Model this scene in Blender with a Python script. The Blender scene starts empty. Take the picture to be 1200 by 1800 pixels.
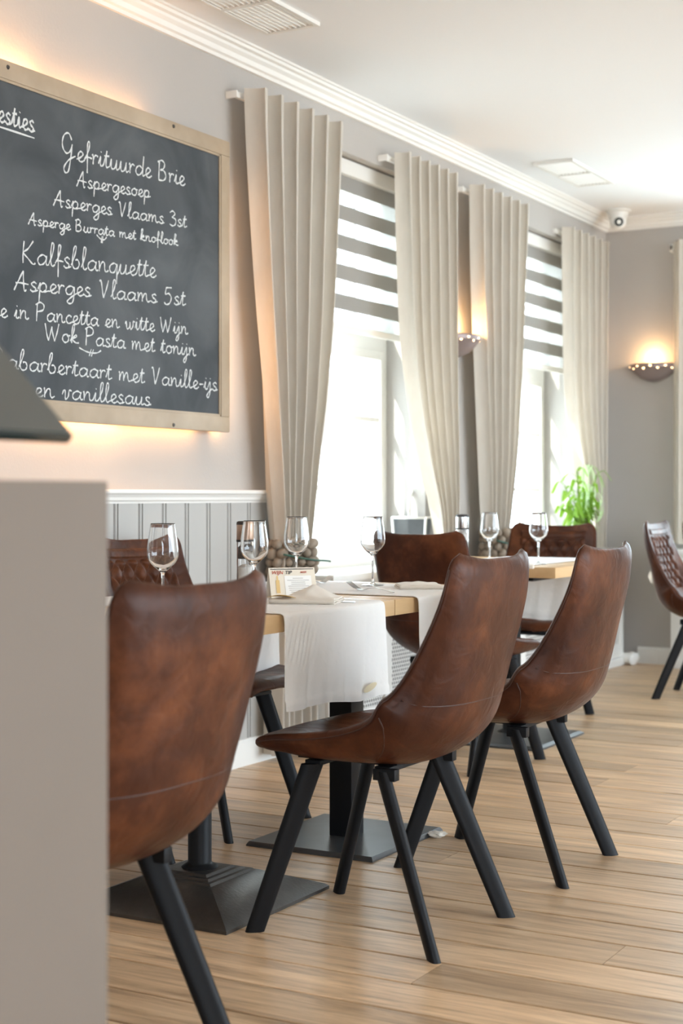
import bpy, bmesh, math, random
from mathutils import Vector, Matrix, noise
R = math.radians
PI = math.pi
SC = bpy.context.scene
C = SC.collection

# ------------------------------------------------------------------ camera
F_PX, HZ, YAW = 2667.0, 872.0, R(29.3)
cd = bpy.data.cameras.new('camera')
cam = bpy.data.objects.new('camera', cd); C.objects.link(cam)
cam.location = (0, 0, 1.0); cam.rotation_euler = (R(90), 0, YAW)
cd.sensor_fit = 'VERTICAL'; cd.sensor_height = 36; cd.sensor_width = 24
cd.lens = F_PX / 1800 * 36
cd.shift_y = (HZ - 900) / 1800
cd.clip_start = 0.05
cd.dof.use_dof = True; cd.dof.focus_distance = 3.9; cd.dof.aperture_fstop = 4.2
SC.camera = cam

# ------------------------------------------------------------------ world, sun, exposure
w = bpy.data.worlds.new('sky'); SC.world = w; w.use_nodes = True
bg = w.node_tree.nodes['Background']
bg.inputs[0].default_value = (0.76, 0.89, 1.0, 1); bg.inputs[1].default_value = 8.5
sl = bpy.data.lights.new('sun', 'SUN'); sl.energy = 6; sl.angle = R(0.6); sl.color = (1, .96, .88)
so = bpy.data.objects.new('sun', sl); C.objects.link(so)
so.rotation_euler = Vector((0.30, 0.80, -0.62)).to_track_quat('-Z', 'Y').to_euler()
SC.view_settings.view_transform = 'Standard'; SC.view_settings.look = 'None'
SC.view_settings.gamma = 1; SC.view_settings.use_curve_mapping = False
SC.view_settings.exposure = 0.62
SC.cycles.max_bounces = 12; SC.cycles.diffuse_bounces = 6; SC.cycles.transparent_max_bounces = 16
SC.cycles.transmission_bounces = 10
SC.cycles.sample_clamp_indirect = 6

def area(name, loc, direction, sx, sy, power, color=(1, 1, 1), portal=False):
    l = bpy.data.lights.new(name, 'AREA'); l.shape = 'RECTANGLE'; l.size = sx; l.size_y = sy
    l.energy = power; l.color = color
    o = bpy.data.objects.new(name, l); C.objects.link(o); o.location = loc
    o.rotation_euler = Vector(direction).to_track_quat('-Z', 'Y').to_euler()
    if portal: l.cycles.is_portal = True
    return o
# sky portals in the windows and in the added fill openings
area('sky_portal', (-3.40, 5.73, 1.55), (1, 0, 0), 1.2, 1.75, 1, portal=True)
area('sky_portal', (-3.40, 7.71, 1.55), (1, 0, 0), 1.2, 1.75, 1, portal=True)
area('sky_portal', (-1.85, 9.1, 1.55), (0, -1, 0), 1.3, 1.75, 1, portal=True)
area('sky_portal', (3.95, 5.2, 1.35), (-1, 0, 0), 6.0, 2.3, 1, portal=True)
area('sky_portal', (2.0, -2.85, 1.35), (0, 1, 0), 2.2, 2.3, 1, portal=True)
# warm lamps over the bar, out of view on the left and behind
for p in ((-1.9, 0.9, 2.35), (-2.2, 2.3, 2.4)):
    l = bpy.data.lights.new('bar_lamp', 'POINT'); l.energy = 1.2; l.color = (1, .62, .34); l.shadow_soft_size = .12
    o = bpy.data.objects.new('bar_lamp', l); C.objects.link(o); o.location = p

# ------------------------------------------------------------------ pixel helpers (target frame 1200x1800)
SN, CS = math.sin(YAW), math.cos(YAW)
def on_x(X, px, py=None):            # point of the plane x = X seen at pixel
    p = (px - 600) / F_PX
    f = X / (CS * p - SN)
    Y = f * (CS + SN * p)
    return (Y, None if py is None else 1 - (py - HZ) * f / F_PX)
def on_y(Y, px, py=None):
    p = (px - 600) / F_PX
    f = Y / (CS + SN * p)
    X = f * (CS * p - SN)
    return (X, None if py is None else 1 - (py - HZ) * f / F_PX)
def on_z(z, px, py):
    f = (1 - z) * F_PX / (py - HZ); p = (px - 600) / F_PX
    return (f * (CS * p - SN), f * (CS + SN * p))

# ------------------------------------------------------------------ materials
def mat(name, col, rough=.5, metal=0, spec=.5, **k):
    m = bpy.data.materials.new(name); m.use_nodes = True
    nt = m.node_tree; b = nt.nodes['Principled BSDF']
    b.inputs['Base Color'].default_value = (*col, 1)
    b.inputs['Roughness'].default_value = rough; b.inputs['Metallic'].default_value = metal
    b.inputs['Specular IOR Level'].default_value = spec
    var = k.get('var'); scale = k.get('scale', 8); bump = k.get('bump'); bscale = k.get('bscale', 60)
    stretch = k.get('stretch', (1, 1, 1)); det = k.get('detail', 4)
    tc = nt.nodes.new('ShaderNodeTexCoord'); mp = nt.nodes.new('ShaderNodeMapping')
    mp.inputs['Scale'].default_value = stretch
    nt.links.new(tc.outputs['Object'], mp.inputs[0])
    if var:
        n = nt.nodes.new('ShaderNodeTexNoise'); n.inputs['Scale'].default_value = scale; n.inputs['Detail'].default_value = det
        n.inputs['Roughness'].default_value = .6
        nt.links.new(mp.outputs[0], n.inputs['Vector'])
        r = nt.nodes.new('ShaderNodeValToRGB')
        r.color_ramp.elements[0].position = k.get('lo', .3); r.color_ramp.elements[1].position = k.get('hi', .7)
        r.color_ramp.elements[0].color = (*var, 1); r.color_ramp.elements[1].color = (*col, 1)
        nt.links.new(n.outputs['Fac'], r.inputs[0]); nt.links.new(r.outputs[0], b.inputs['Base Color'])
    if bump:
        n2 = nt.nodes.new('ShaderNodeTexNoise'); n2.inputs['Scale'].default_value = bscale; n2.inputs['Detail'].default_value = 3
        nt.links.new(mp.outputs[0], n2.inputs['Vector'])
        bp = nt.nodes.new('ShaderNodeBump'); bp.inputs['Strength'].default_value = bump; bp.inputs['Distance'].default_value = k.get('bdist', .01)
        nt.links.new(n2.outputs['Fac'], bp.inputs['Height']); nt.links.new(bp.outputs[0], b.inputs['Normal'])
    if k.get('trans'): b.inputs['Transmission Weight'].default_value = k['trans']; b.inputs['IOR'].default_value = k.get('ior', 1.45)
    if k.get('sheen'): b.inputs['Sheen Weight'].default_value = k['sheen']
    if k.get('emit'): b.inputs['Emission Color'].default_value = (*k['emit'], 1); b.inputs['Emission Strength'].default_value = k['es']
    return m

def add_translucent(m, fac, col):
    nt = m.node_tree; b = nt.nodes['Principled BSDF']; out = nt.nodes['Material Output']
    t = nt.nodes.new('ShaderNodeBsdfTranslucent'); t.inputs[0].default_value = (*col, 1)
    mx = nt.nodes.new('ShaderNodeMixShader'); mx.inputs[0].default_value = fac
    nt.links.new(b.outputs[0], mx.inputs[1]); nt.links.new(t.outputs[0], mx.inputs[2]); nt.links.new(mx.outputs[0], out.inputs[0])
    return m

M = {}
M['wall'] = mat('wall_paint', (.46, .43, .40), .85, var=(.44, .41, .38), scale=1.5, bump=.06, bscale=90)
M['ceiling'] = mat('ceiling_paint', (.84, .85, .86), .9)
M['white'] = mat('white_paint', (.80, .78, .74), .45)
M['panel'] = mat('panel_paint', (.455, .44, .415), .5, var=(.43, .415, .39), scale=5, stretch=(1, 1, .15))
M['counter'] = mat('counter_laminate', (.19, .155, .128), .6, spec=.2, var=(.18, .147, .12), scale=2)
M['black'] = mat('black_metal', (.010, .010, .011), .45, spec=.14, bump=.1, bscale=300, bdist=.001)
M['iron'] = mat('cast_iron', (.10, .092, .085), .38, metal=.7, var=(.07, .065, .06), scale=14, bump=.25, bscale=120, bdist=.002)
M['plate'] = mat('plate_steel', (.10, .105, .11), .35, metal=.6, var=(.08, .082, .085), scale=10)
M['steel'] = mat('steel', (.62, .62, .62), .22, metal=1)
M['copper'] = mat('copper_steel', (.52, .36, .27), .3, metal=.9)
M['oak'] = mat('table_oak', (.66, .45, .24), .4, var=(.55, .35, .17), scale=14, stretch=(1, .12, 1), bump=.1, bscale=40)
M['frame_oak'] = mat('frame_oak', (.46, .36, .255), .5, var=(.33, .245, .16), scale=20, stretch=(1, .15, .15))
M['cloth'] = mat('table_cloth', (.93, .91, .88), .85, sheen=.3, var=(.90, .88, .85), scale=6, bump=.5, bscale=45, bdist=.004)
add_translucent(M['cloth'], .18, (.8, .76, .72))
M['napkin'] = mat('napkin_linen', (.72, .66, .58), .9, sheen=.2, bump=.2, bscale=200, bdist=.001)
M['gold'] = mat('napkin_lining', (.72, .50, .22), .9)
M['curtain'] = mat('curtain_linen', (.74, .69, .62), .9, sheen=.2, var=(.68, .63, .56), scale=40, stretch=(1, 1, .25), bump=.25, bscale=260, bdist=.001)
add_translucent(M['curtain'], .38, (.85, .80, .72))
M['card'] = mat('menu_card', (.78, .70, .58), .6)
M['paper'] = mat('menu_paper', (.86, .84, .80), .6)
M['ink'] = mat('ink_black', (.04, .035, .035), .6)
M['ink_red'] = mat('ink_red', (.45, .10, .06), .6)
M['ink_grey'] = mat('ink_grey', (.45, .42, .40), .6)
M['slate'] = mat('slate', (.30, .30, .30), .7)
M['glass'] = mat('clear_glass', (1, 1, 1), .0, trans=1, ior=1.45)
M['chalk'] = mat('chalk', (.66, .67, .66), .95, var=(.42, .43, .44), scale=180, lo=.25, hi=.5)
M['screen'] = mat('screen_glass', (.07, .073, .065), .35)
M['pebble'] = mat('pebble', (.36, .29, .22), .7, var=(.20, .15, .11), scale=20)
M['twig'] = mat('twig_green', (.02, .09, .06), .6)
M['leaf'] = mat('leaf_green', (.13, .28, .02), .5, var=(.30, .42, .05), scale=12); add_translucent(M['leaf'], .4, (.22, .42, .03))
M['leaf_pale'] = mat('leaf_pale', (.55, .66, .42), .5); add_translucent(M['leaf_pale'], .4, (.6, .75, .4))
M['pepper'] = mat('peppercorns', (.05, .04, .035), .8, var=(.15, .12, .1), scale=260)
M['salt'] = mat('salt', (.85, .82, .76), .9)
M['sconce'] = mat('sconce_metal', (.30, .235, .225), .45, metal=.4)
M['lit'] = mat('lit_hole', (1, .7, .4), .5, emit=(1, .62, .30), es=6)
M['bulb'] = mat('bulb', (1, .8, .5), .5, emit=(1, .66, .32), es=14)
M['lens'] = mat('lens_black', (.02, .03, .03), .15)
M['concrete'] = mat('pale_paving', (.5, .48, .45), .9, var=(.42, .40, .38), scale=3)
M['brick'] = mat('pale_brick', (.62, .56, .50), .9, var=(.54, .48, .42), scale=4)
M['rooftile'] = mat('grey_roof', (.30, .28, .27), .8)
M['pipe'] = mat('grey_metal', (.35, .35, .35), .5)

def window_glass():
    m = bpy.data.materials.new('window_glass'); m.use_nodes = True; nt = m.node_tree; nt.nodes.clear()
    o = nt.nodes.new('ShaderNodeOutputMaterial'); t = nt.nodes.new('ShaderNodeBsdfTransparent'); g = nt.nodes.new('ShaderNodeBsdfGlossy')
    g.inputs['Roughness'].default_value = .02; t.inputs[0].default_value = (.96, .98, .97, 1)
    mx = nt.nodes.new('ShaderNodeMixShader'); mx.inputs[0].default_value = .05
    nt.links.new(t.outputs[0], mx.inputs[1]); nt.links.new(g.outputs[0], mx.inputs[2]); nt.links.new(mx.outputs[0], o.inputs[0])
    return m
M['pane'] = window_glass()

def blind_mat(name, col, clear, tcol):
    m = bpy.data.materials.new(name); m.use_nodes = True; nt = m.node_tree; b = nt.nodes['Principled BSDF']
    b.inputs['Base Color'].default_value = (*col, 1); b.inputs['Roughness'].default_value = .9
    o = nt.nodes['Material Output']
    t = nt.nodes.new('ShaderNodeBsdfTranslucent'); t.inputs[0].default_value = (*tcol, 1)
    x = nt.nodes.new('ShaderNodeMixShader'); x.inputs[0].default_value = .5
    nt.links.new(b.outputs[0], x.inputs[1]); nt.links.new(t.outputs[0], x.inputs[2])
    tr = nt.nodes.new('ShaderNodeBsdfTransparent'); y = nt.nodes.new('ShaderNodeMixShader'); y.inputs[0].default_value = clear
    nt.links.new(x.outputs[0], y.inputs[1]); nt.links.new(tr.outputs[0], y.inputs[2]); nt.links.new(y.outputs[0], o.inputs[0])
    return m
M['blind_dark'] = blind_mat('blind_opaque', (.52, .50, .47), .0, (.26, .235, .205))
M['blind_sheer'] = blind_mat('blind_sheer', (.75, .75, .73), .62, (.6, .6, .58))

def leather():
    m = bpy.data.materials.new('brown_leather'); m.use_nodes = True; nt = m.node_tree; b = nt.nodes['Principled BSDF']
    tc = nt.nodes.new('ShaderNodeTexCoord'); inf = nt.nodes.new('ShaderNodeObjectInfo')
    n = nt.nodes.new('ShaderNodeTexNoise'); n.noise_dimensions = '4D'; n.inputs['Scale'].default_value = 7; n.inputs['Detail'].default_value = 6; n.inputs['Roughness'].default_value = .62
    mm = nt.nodes.new('ShaderNodeMath'); mm.operation = 'MULTIPLY'; mm.inputs[1].default_value = 30
    nt.links.new(inf.outputs['Random'], mm.inputs[0]); nt.links.new(mm.outputs[0], n.inputs['W'])
    nt.links.new(tc.outputs['Object'], n.inputs['Vector'])
    r = nt.nodes.new('ShaderNodeValToRGB'); e = r.color_ramp.elements
    e[0].position = .28; e[0].color = (.030, .010, .006, 1); e[1].position = .74; e[1].color = (.165, .055, .022, 1)
    e.new(.5).color = (.066, .021, .0095, 1)
    nt.links.new(n.outputs['Fac'], r.inputs[0]); nt.links.new(r.outputs[0], b.inputs['Base Color'])
    b.inputs['Roughness'].default_value = .40; b.inputs['Specular IOR Level'].default_value = .15
    n2 = nt.nodes.new('ShaderNodeTexNoise'); n2.inputs['Scale'].default_value = 260; n2.inputs['Detail'].default_value = 3
    n3 = nt.nodes.new('ShaderNodeTexNoise'); n3.inputs['Scale'].default_value = 16; n3.inputs['Detail'].default_value = 2
    n3.inputs['Distortion'].default_value = 1.2
    nt.links.new(tc.outputs['Object'], n2.inputs['Vector']); nt.links.new(tc.outputs['Object'], n3.inputs['Vector'])
    b1 = nt.nodes.new('ShaderNodeBump'); b1.inputs['Strength'].default_value = .2; b1.inputs['Distance'].default_value = .001
    b2 = nt.nodes.new('ShaderNodeBump'); b2.inputs['Strength'].default_value = .35; b2.inputs['Distance'].default_value = .008
    nt.links.new(n2.outputs['Fac'], b1.inputs['Height']); nt.links.new(n3.outputs['Fac'], b2.inputs['Height'])
    nt.links.new(b2.outputs[0], b1.inputs['Normal']); nt.links.new(b1.outputs[0], b.inputs['Normal'])
    return m
M['leather'] = leather()

M['seam'] = mat('leather_seam', (.05, .02, .013), .5)
def floor_wood():
    m = bpy.data.materials.new('oak_floor'); m.use_nodes = True; nt = m.node_tree; b = nt.nodes['Principled BSDF']
    L = nt.links.new
    tc = nt.nodes.new('ShaderNodeTexCoord'); inf = nt.nodes.new('ShaderNodeObjectInfo')
    mul = nt.nodes.new('ShaderNodeMath'); mul.operation = 'MULTIPLY'; mul.inputs[1].default_value = 57
    L(inf.outputs['Random'], mul.inputs[0])
    mp = nt.nodes.new('ShaderNodeMapping'); mp.inputs['Scale'].default_value = (1.1, 15, 15); L(tc.outputs['Object'], mp.inputs[0])
    n = nt.nodes.new('ShaderNodeTexNoise'); n.noise_dimensions = '4D'; n.inputs['Scale'].default_value = 2.4; n.inputs['Detail'].default_value = 8
    n.inputs['Roughness'].default_value = .68; n.inputs['Distortion'].default_value = .9
    L(mp.outputs[0], n.inputs['Vector']); L(mul.outputs[0], n.inputs['W'])
    r = nt.nodes.new('ShaderNodeValToRGB'); e = r.color_ramp.elements
    e[0].position = .28; e[0].color = (.25, .155, .085, 1); e[1].position = .72; e[1].color = (.83, .60, .38, 1)
    e.new(.5).color = (.59, .40, .235, 1)
    L(n.outputs['Fac'], r.inputs[0])
    # plank to plank tone
    hs = nt.nodes.new('ShaderNodeHueSaturation'); mr = nt.nodes.new('ShaderNodeMapRange')
    mr.inputs['To Min'].default_value = .72; mr.inputs['To Max'].default_value = 1.15
    L(inf.outputs['Random'], mr.inputs[0]); L(mr.outputs[0], hs.inputs['Value']); L(r.outputs[0], hs.inputs['Color'])
    # knots
    mp2 = nt.nodes.new('ShaderNodeMapping'); mp2.inputs['Scale'].default_value = (1.2, 5, 5); L(tc.outputs['Object'], mp2.inputs[0])
    v = nt.nodes.new('ShaderNodeTexVoronoi'); v.voronoi_dimensions = '4D'; v.inputs['Scale'].default_value = 1.3
    L(mp2.outputs[0], v.inputs['Vector']); L(mul.outputs[0], v.inputs['W'])
    kr = nt.nodes.new('ShaderNodeValToRGB'); kr.color_ramp.elements[0].position = .03; kr.color_ramp.elements[0].color = (.22, .16, .12, 1)
    kr.color_ramp.elements[1].position = .085; kr.color_ramp.elements[1].color = (1, 1, 1, 1)
    L(v.outputs['Distance'], kr.inputs[0])
    mx = nt.nodes.new('ShaderNodeMix'); mx.data_type = 'RGBA'; mx.blend_type = 'MULTIPLY'; mx.inputs[0].default_value = .8
    L(hs.outputs[0], mx.inputs[6]); L(kr.outputs[0], mx.inputs[7]); L(mx.outputs[2], b.inputs['Base Color'])
    rr = nt.nodes.new('ShaderNodeMapRange'); rr.inputs['To Min'].default_value = .26; rr.inputs['To Max'].default_value = .46
    L(n.outputs['Fac'], rr.inputs[0]); L(rr.outputs[0], b.inputs['Roughness'])
    bp = nt.nodes.new('ShaderNodeBump'); bp.inputs['Strength'].default_value = .25; bp.inputs['Distance'].default_value = .003
    L(n.outputs['Fac'], bp.inputs['Height']); L(bp.outputs[0], b.inputs['Normal'])
    b.inputs['Specular IOR Level'].default_value = .65
    return m
M['floor'] = floor_wood()

def board_mat():
    m = bpy.data.materials.new('chalkboard'); m.use_nodes = True; nt = m.node_tree; b = nt.nodes['Principled BSDF']
    tc = nt.nodes.new('ShaderNodeTexCoord'); L = nt.links.new
    n = nt.nodes.new('ShaderNodeTexNoise'); n.inputs['Scale'].default_value = 3.2; n.inputs['Detail'].default_value = 7; n.inputs['Distortion'].default_value = .7
    L(tc.outputs['Object'], n.inputs['Vector'])
    r = nt.nodes.new('ShaderNodeValToRGB'); e = r.color_ramp.elements
    e[0].position = .36; e[0].color = (.035, .042, .048, 1); e[1].position = .75; e[1].color = (.10, .108, .115, 1)
    L(n.outputs['Fac'], r.inputs[0]); L(r.outputs[0], b.inputs['Base Color']); b.inputs['Roughness'].default_value = .75
    return m
M['board'] = board_mat()

# ------------------------------------------------------------------ mesh helpers
def link(name, me, m=None, parent=None, smooth=None):
    if m is not None and not me.materials: me.materials.append(m)
    if smooth:
        for p in me.polygons: p.use_smooth = True
        if smooth is not True: me.set_sharp_from_angle(angle=R(smooth))
    o = bpy.data.objects.new(name, me); C.objects.link(o)
    if parent: o.parent = parent
    return o
def pyd(name, vs, fs, m=None, parent=None, smooth=None):
    me = bpy.data.meshes.new(name); me.from_pydata(vs, [], fs); me.update()
    return link(name, me, m, parent, smooth)
def bmo(name, bm, m=None, parent=None, smooth=None):
    bmesh.ops.recalc_face_normals(bm, faces=bm.faces[:])
    me = bpy.data.meshes.new(name); bm.to_mesh(me); bm.free()
    return link(name, me, m, parent, smooth)
def box(bm, x0, x1, y0, y1, z0, z1, bev=0, mtx=None):
    r = bmesh.ops.create_cube(bm, size=1)
    vs = r['verts']
    for v in vs:
        v.co = Vector(((x0 + x1) / 2 + v.co.x * (x1 - x0), (y0 + y1) / 2 + v.co.y * (y1 - y0), (z0 + z1) / 2 + v.co.z * (z1 - z0)))
        if mtx: v.co = mtx @ v.co
    if bev:
        es = list({e for v in vs for e in v.link_edges})
        bmesh.ops.bevel(bm, geom=es, offset=bev, segments=2, affect='EDGES', profile=.6)
def boxo(name, dims, m, parent=None, bev=0, mtx=None):
    bm = bmesh.new(); box(bm, *dims, bev=bev, mtx=mtx)
    return bmo(name, bm, m, parent, smooth=30 if bev else None)
def lathe(prof, n=32, cx=0, cy=0, bm=None, close=True):
    own = bm is None
    if own: bm = bmesh.new()
    rings = []
    for r, z in prof:
        if r < 1e-6: rings.append([bm.verts.new((cx, cy, z))])
        else: rings.append([bm.verts.new((cx + r * math.cos(2 * PI * i / n), cy + r * math.sin(2 * PI * i / n), z)) for i in range(n)])
    for a, b in zip(rings, rings[1:]):
        for i in range(n):
            j = (i + 1) % n
            if len(a) == 1 and len(b) == 1: continue
            if len(a) == 1: bm.faces.new((a[0], b[j], b[i]))
            elif len(b) == 1: bm.faces.new((a[i], a[j], b[0]))
            else: bm.faces.new((a[i], a[j], b[j], b[i]))
    return bm
def tube(bm, pts, r, n=8, cap=True):
    pts = [Vector(p) for p in pts]; rings = []
    rs = r if isinstance(r, (list, tuple)) else [r] * len(pts)
    up = Vector((0, 0, 1))
    for i, p in enumerate(pts):
        t = (pts[min(i + 1, len(pts) - 1)] - pts[max(i - 1, 0)]).normalized()
        a = t.cross(up)
        if a.length < .05: a = t.cross(Vector((1, 0, 0)))
        a.normalize(); b = t.cross(a).normalized()
        rings.append([bm.verts.new(p + (a * math.cos(2 * PI * k / n) + b * math.sin(2 * PI * k / n)) * rs[i]) for k in range(n)])
    for A, B in zip(rings, rings[1:]):
        for k in range(n): bm.faces.new((A[k], A[(k + 1) % n], B[(k + 1) % n], B[k]))
    if cap: bm.faces.new(rings[0]); bm.faces.new(rings[-1])
def cr(pts, n=6):                     # Catmull-Rom
    out = []; P = [Vector(p) for p in pts]
    for i in range(len(P) - 1):
        a = P[max(i - 1, 0)]; b = P[i]; c = P[i + 1]; d = P[min(i + 2, len(P) - 1)]
        for k in range(n):
            t = k / n
            out.append(.5 * ((2 * b) + (c - a) * t + (2 * a - 5 * b + 4 * c - d) * t * t + (3 * b - a - 3 * c + d) * t ** 3))
    out.append(P[-1]); return out
def lerp(keys, t):                    # smooth interpolation in (t, v...) keys
    if t <= keys[0][0]: return keys[0][1:]
    if t >= keys[-1][0]: return keys[-1][1:]
    for i in range(len(keys) - 1):
        if keys[i][0] <= t <= keys[i + 1][0]:
            u = (t - keys[i][0]) / (keys[i + 1][0] - keys[i][0])
            a = keys[max(i - 1, 0)]; b = keys[i]; c = keys[i + 1]; d = keys[min(i + 2, len(keys) - 1)]
            return tuple(.5 * ((2 * b[j]) + (c[j] - a[j]) * u + (2 * a[j] - 5 * b[j] + 4 * c[j] - d[j]) * u * u + (3 * b[j] - a[j] - 3 * c[j] + d[j]) * u ** 3) for j in range(1, len(b)))
def thing(name, label, cat, loc=(0, 0, 0), rz=0, group=None):
    o = bpy.data.objects.new(name, None); C.objects.link(o); o.empty_display_size = .05
    o.location = loc; o.rotation_euler = (0, 0, rz)
    return tag(o, label, cat, group)
def tag(o, label, cat, group=None):
    o['label'] = label; o['category'] = cat
    if group: o['group'] = group
    return o
def struct(o): o['kind'] = 'structure'; return o
def dup(root, loc, rz, label, group=None):
    r = root.copy(); C.objects.link(r); r.location = loc; r.rotation_euler = (0, 0, rz); r['label'] = label
    if group: r['group'] = group
    for ch in list(root.children):
        c = ch.copy(); C.objects.link(c); c.parent = r
        for g in list(ch.children):
            d = g.copy(); C.objects.link(d); d.parent = c
    return r
def sheet(name, fn, nu, nv, thick, m, parent=None):      # closed cloth sheet from fn(u,v)
    P = [[Vector(fn(i / nu, j / nv)) for j in range(nv + 1)] for i in range(nu + 1)]
    def nrm(i, j):
        a = P[min(i + 1, nu)][j] - P[max(i - 1, 0)][j]; b = P[i][min(j + 1, nv)] - P[i][max(j - 1, 0)]
        n = a.cross(b); return n.normalized() if n.length > 1e-12 else Vector((0, 0, 1))
    vs = []; fs = []; S = (nu + 1) * (nv + 1)
    N = [[nrm(i, j) for j in range(nv + 1)] for i in range(nu + 1)]
    for sgn in (.5, -.5):
        for i in range(nu + 1):
            for j in range(nv + 1): vs.append(P[i][j] + N[i][j] * thick * sgn)
    q = lambda i, j: i * (nv + 1) + j
    for i in range(nu):
        for j in range(nv):
            fs.append((q(i, j), q(i + 1, j), q(i + 1, j + 1), q(i, j + 1)))
            fs.append((S + q(i, j), S + q(i, j + 1), S + q(i + 1, j + 1), S + q(i + 1, j)))
    for i in range(nu):
        fs.append((q(i, 0), S + q(i, 0), S + q(i + 1, 0), q(i + 1, 0))); fs.append((q(i, nv), q(i + 1, nv), S + q(i + 1, nv), S + q(i, nv)))
    for j in range(nv):
        fs.append((q(0, j), q(0, j + 1), S + q(0, j + 1), S + q(0, j))); fs.append((q(nu, j), S + q(nu, j), S + q(nu, j + 1), q(nu, j + 1)))
    return pyd(name, vs, fs, m, parent, 60)

# ================================================================== ROOM
XW, YB, ZC = -3.10, 8.80, 2.668
XR, YF = 3.9, -2.8
W1 = (5.14, 6.316); W2 = (7.12, 8.30); WZ = (.66, 2.444); W3 = (-2.50, -1.20)

# floor: a sub floor with every plank of the part in view, the rest joined
sub = struct(boxo('floor', (XW - .25, XR + .2, YF - .2, YB + .2, -.12, -.018), mat('sub_floor', (.06, .04, .03), .9)))
PW = .1575
random.seed(4)
plank_meshes = {}
def plank_mesh(L):
    if L not in plank_meshes:
        bm = bmesh.new(); box(bm, -L / 2 + .0008, L / 2 - .0008, -PW / 2 + .0035, PW / 2 - .0035, -.018, 0)
        es = [e for e in bm.edges if all(v.co.z > -.001 for v in e.verts) and abs(e.verts[0].co.y - e.verts[1].co.y) < .01]
        bmesh.ops.bevel(bm, geom=es, offset=.0016, segments=1, affect='EDGES')
        bmesh.ops.recalc_face_normals(bm, faces=bm.faces[:])
        me = bpy.data.meshes.new('floor_plank'); bm.to_mesh(me); bm.free(); me.materials.append(M['floor']); plank_meshes[L] = me
    return plank_meshes[L]
rest = bmesh.new()
y0 = 2.784 - PW * 7            # joints measured on the photograph
k = 0
rows = []
y = 2.784
while y > YF: y -= PW
while y < YB:
    rows.append(y); y += PW
for ri, yr in enumerate(rows):
    yc = yr + PW / 2
    x = XW + .0 - random.choice((0, .8, 1.5, 2.3))
    while x < XR:
        L = random.choice((3.2, 4.0, 2.8))
        a, b = max(x, XW), min(x + L, XR)
        if b - a > .02:
            fwd = -x * SN + yc * CS
            vis = yc > 1.5 and a < -XW * 0 + (yc - 1.2) * .2 + .2 and a < 0.2
            if vis:
                key = round(b - a, 3)
                o = bpy.data.objects.new('floor_plank', plank_mesh(key)); C.objects.link(o); o.parent = sub
                o.location = ((a + b) / 2, yc, random.uniform(-.0004, .0004))
            else: box(rest, a + .0008, b - .0008, yr + .0012, yr + PW - .0012, -.018, 0)
        x += L
ro = bmo('floor_boards', rest, M['floor'], sub); ro['kind'] = 'stuff'

# walls
def wall(name, dims_list, m=M['wall']):
    bm = bmesh.new()
    for d in dims_list: box(bm, *d)
    return struct(bmo(name, bm, m))
T = .28
wall('wall_left', [(XW - T, XW, YF - .2, W1[0], -.1, ZC), (XW - T, XW, W1[1], W2[0], -.1, ZC), (XW - T, XW, W2[1], YB + T, -.1, ZC),
                   (XW - T, XW, *W1, -.1, WZ[0]), (XW - T, XW, *W1, WZ[1], ZC), (XW - T, XW, *W2, -.1, WZ[0]), (XW - T, XW, *W2, WZ[1], ZC)])
wall('wall_back', [(XW, W3[0], YB, YB + T, -.1, ZC), (W3[1], XR + .2, YB, YB + T, -.1, ZC), (*W3, YB, YB + T, -.1, WZ[0]), (*W3, YB, YB + T, WZ[1], ZC)])
# unseen walls, right and behind the camera, with openings added for fill light
wall('wall_right', [(XR, XR + .2, YF - .2, 2.2, -.1, ZC), (XR, XR + .2, 8.2, YB + .2, -.1, ZC), (XR, XR + .2, 2.2, 8.2, -.1, .2), (XR, XR + .2, 2.2, 8.2, 2.5, ZC),
                    *[(XR + .05, XR + .15, yy - .04, yy + .04, .2, 2.5) for yy in (3.6, 5.2, 6.7)]])
wall('wall_front', [(XW - T, .9, YF - .2, YF, -.1, ZC), (3.1, XR + .2, YF - .2, YF, -.1, ZC), (.9, 3.1, YF - .2, YF, -.1, .2), (.9, 3.1, YF - .2, YF, 2.5, ZC)])
struct(boxo('ceiling', (XW - T, XR + .2, YF - .2, YB + T, ZC, ZC + .15), M['ceiling']))

# crown moulding: profile swept along left wall and back wall
prof = [(0, -.072), (.012, -.072), (.014, -.060), (.026, -.056), (.032, -.040), (.046, -.030), (.050, -.022), (.064, -.018), (.070, -.010), (.078, -.008), (.078, 0), (0, 0)]
def sweep(name, P, path_fn, m):
    vs = [path_fn(a, b, e) for e in (0, 1) for a, b in P]; n = len(P)
    fs = [(i, (i + 1) % n, n + (i + 1) % n, n + i) for i in range(n)] + [tuple(range(n))[::-1], tuple(range(n, 2 * n))]
    return struct(pyd(name, vs, fs, m))
sweep('trim_1', prof, lambda a, b, e: (XW + a, (YF, YB - a)[e], ZC + b), M['white'])
sweep('trim_2', prof, lambda a, b, e: ((XW + a, XR)[e], YB - a, ZC + b), M['white'])
bprof = [(0, 0), (.018, 0), (.018, .085), (.012, .098), (.0, .10)]
sweep('baseboard_back', bprof, lambda a, b, e: ((-2.9, XR)[e], YB - a, b), M['white'])
sweep('baseboard_left', bprof, lambda a, b, e: (XW + .022 + a, (YF, 5.1)[e], b), M['white'])
sweep('baseboard_left', bprof, lambda a, b, e: (XW + a, (6.35, 7.08)[e], b), M['white'])

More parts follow.
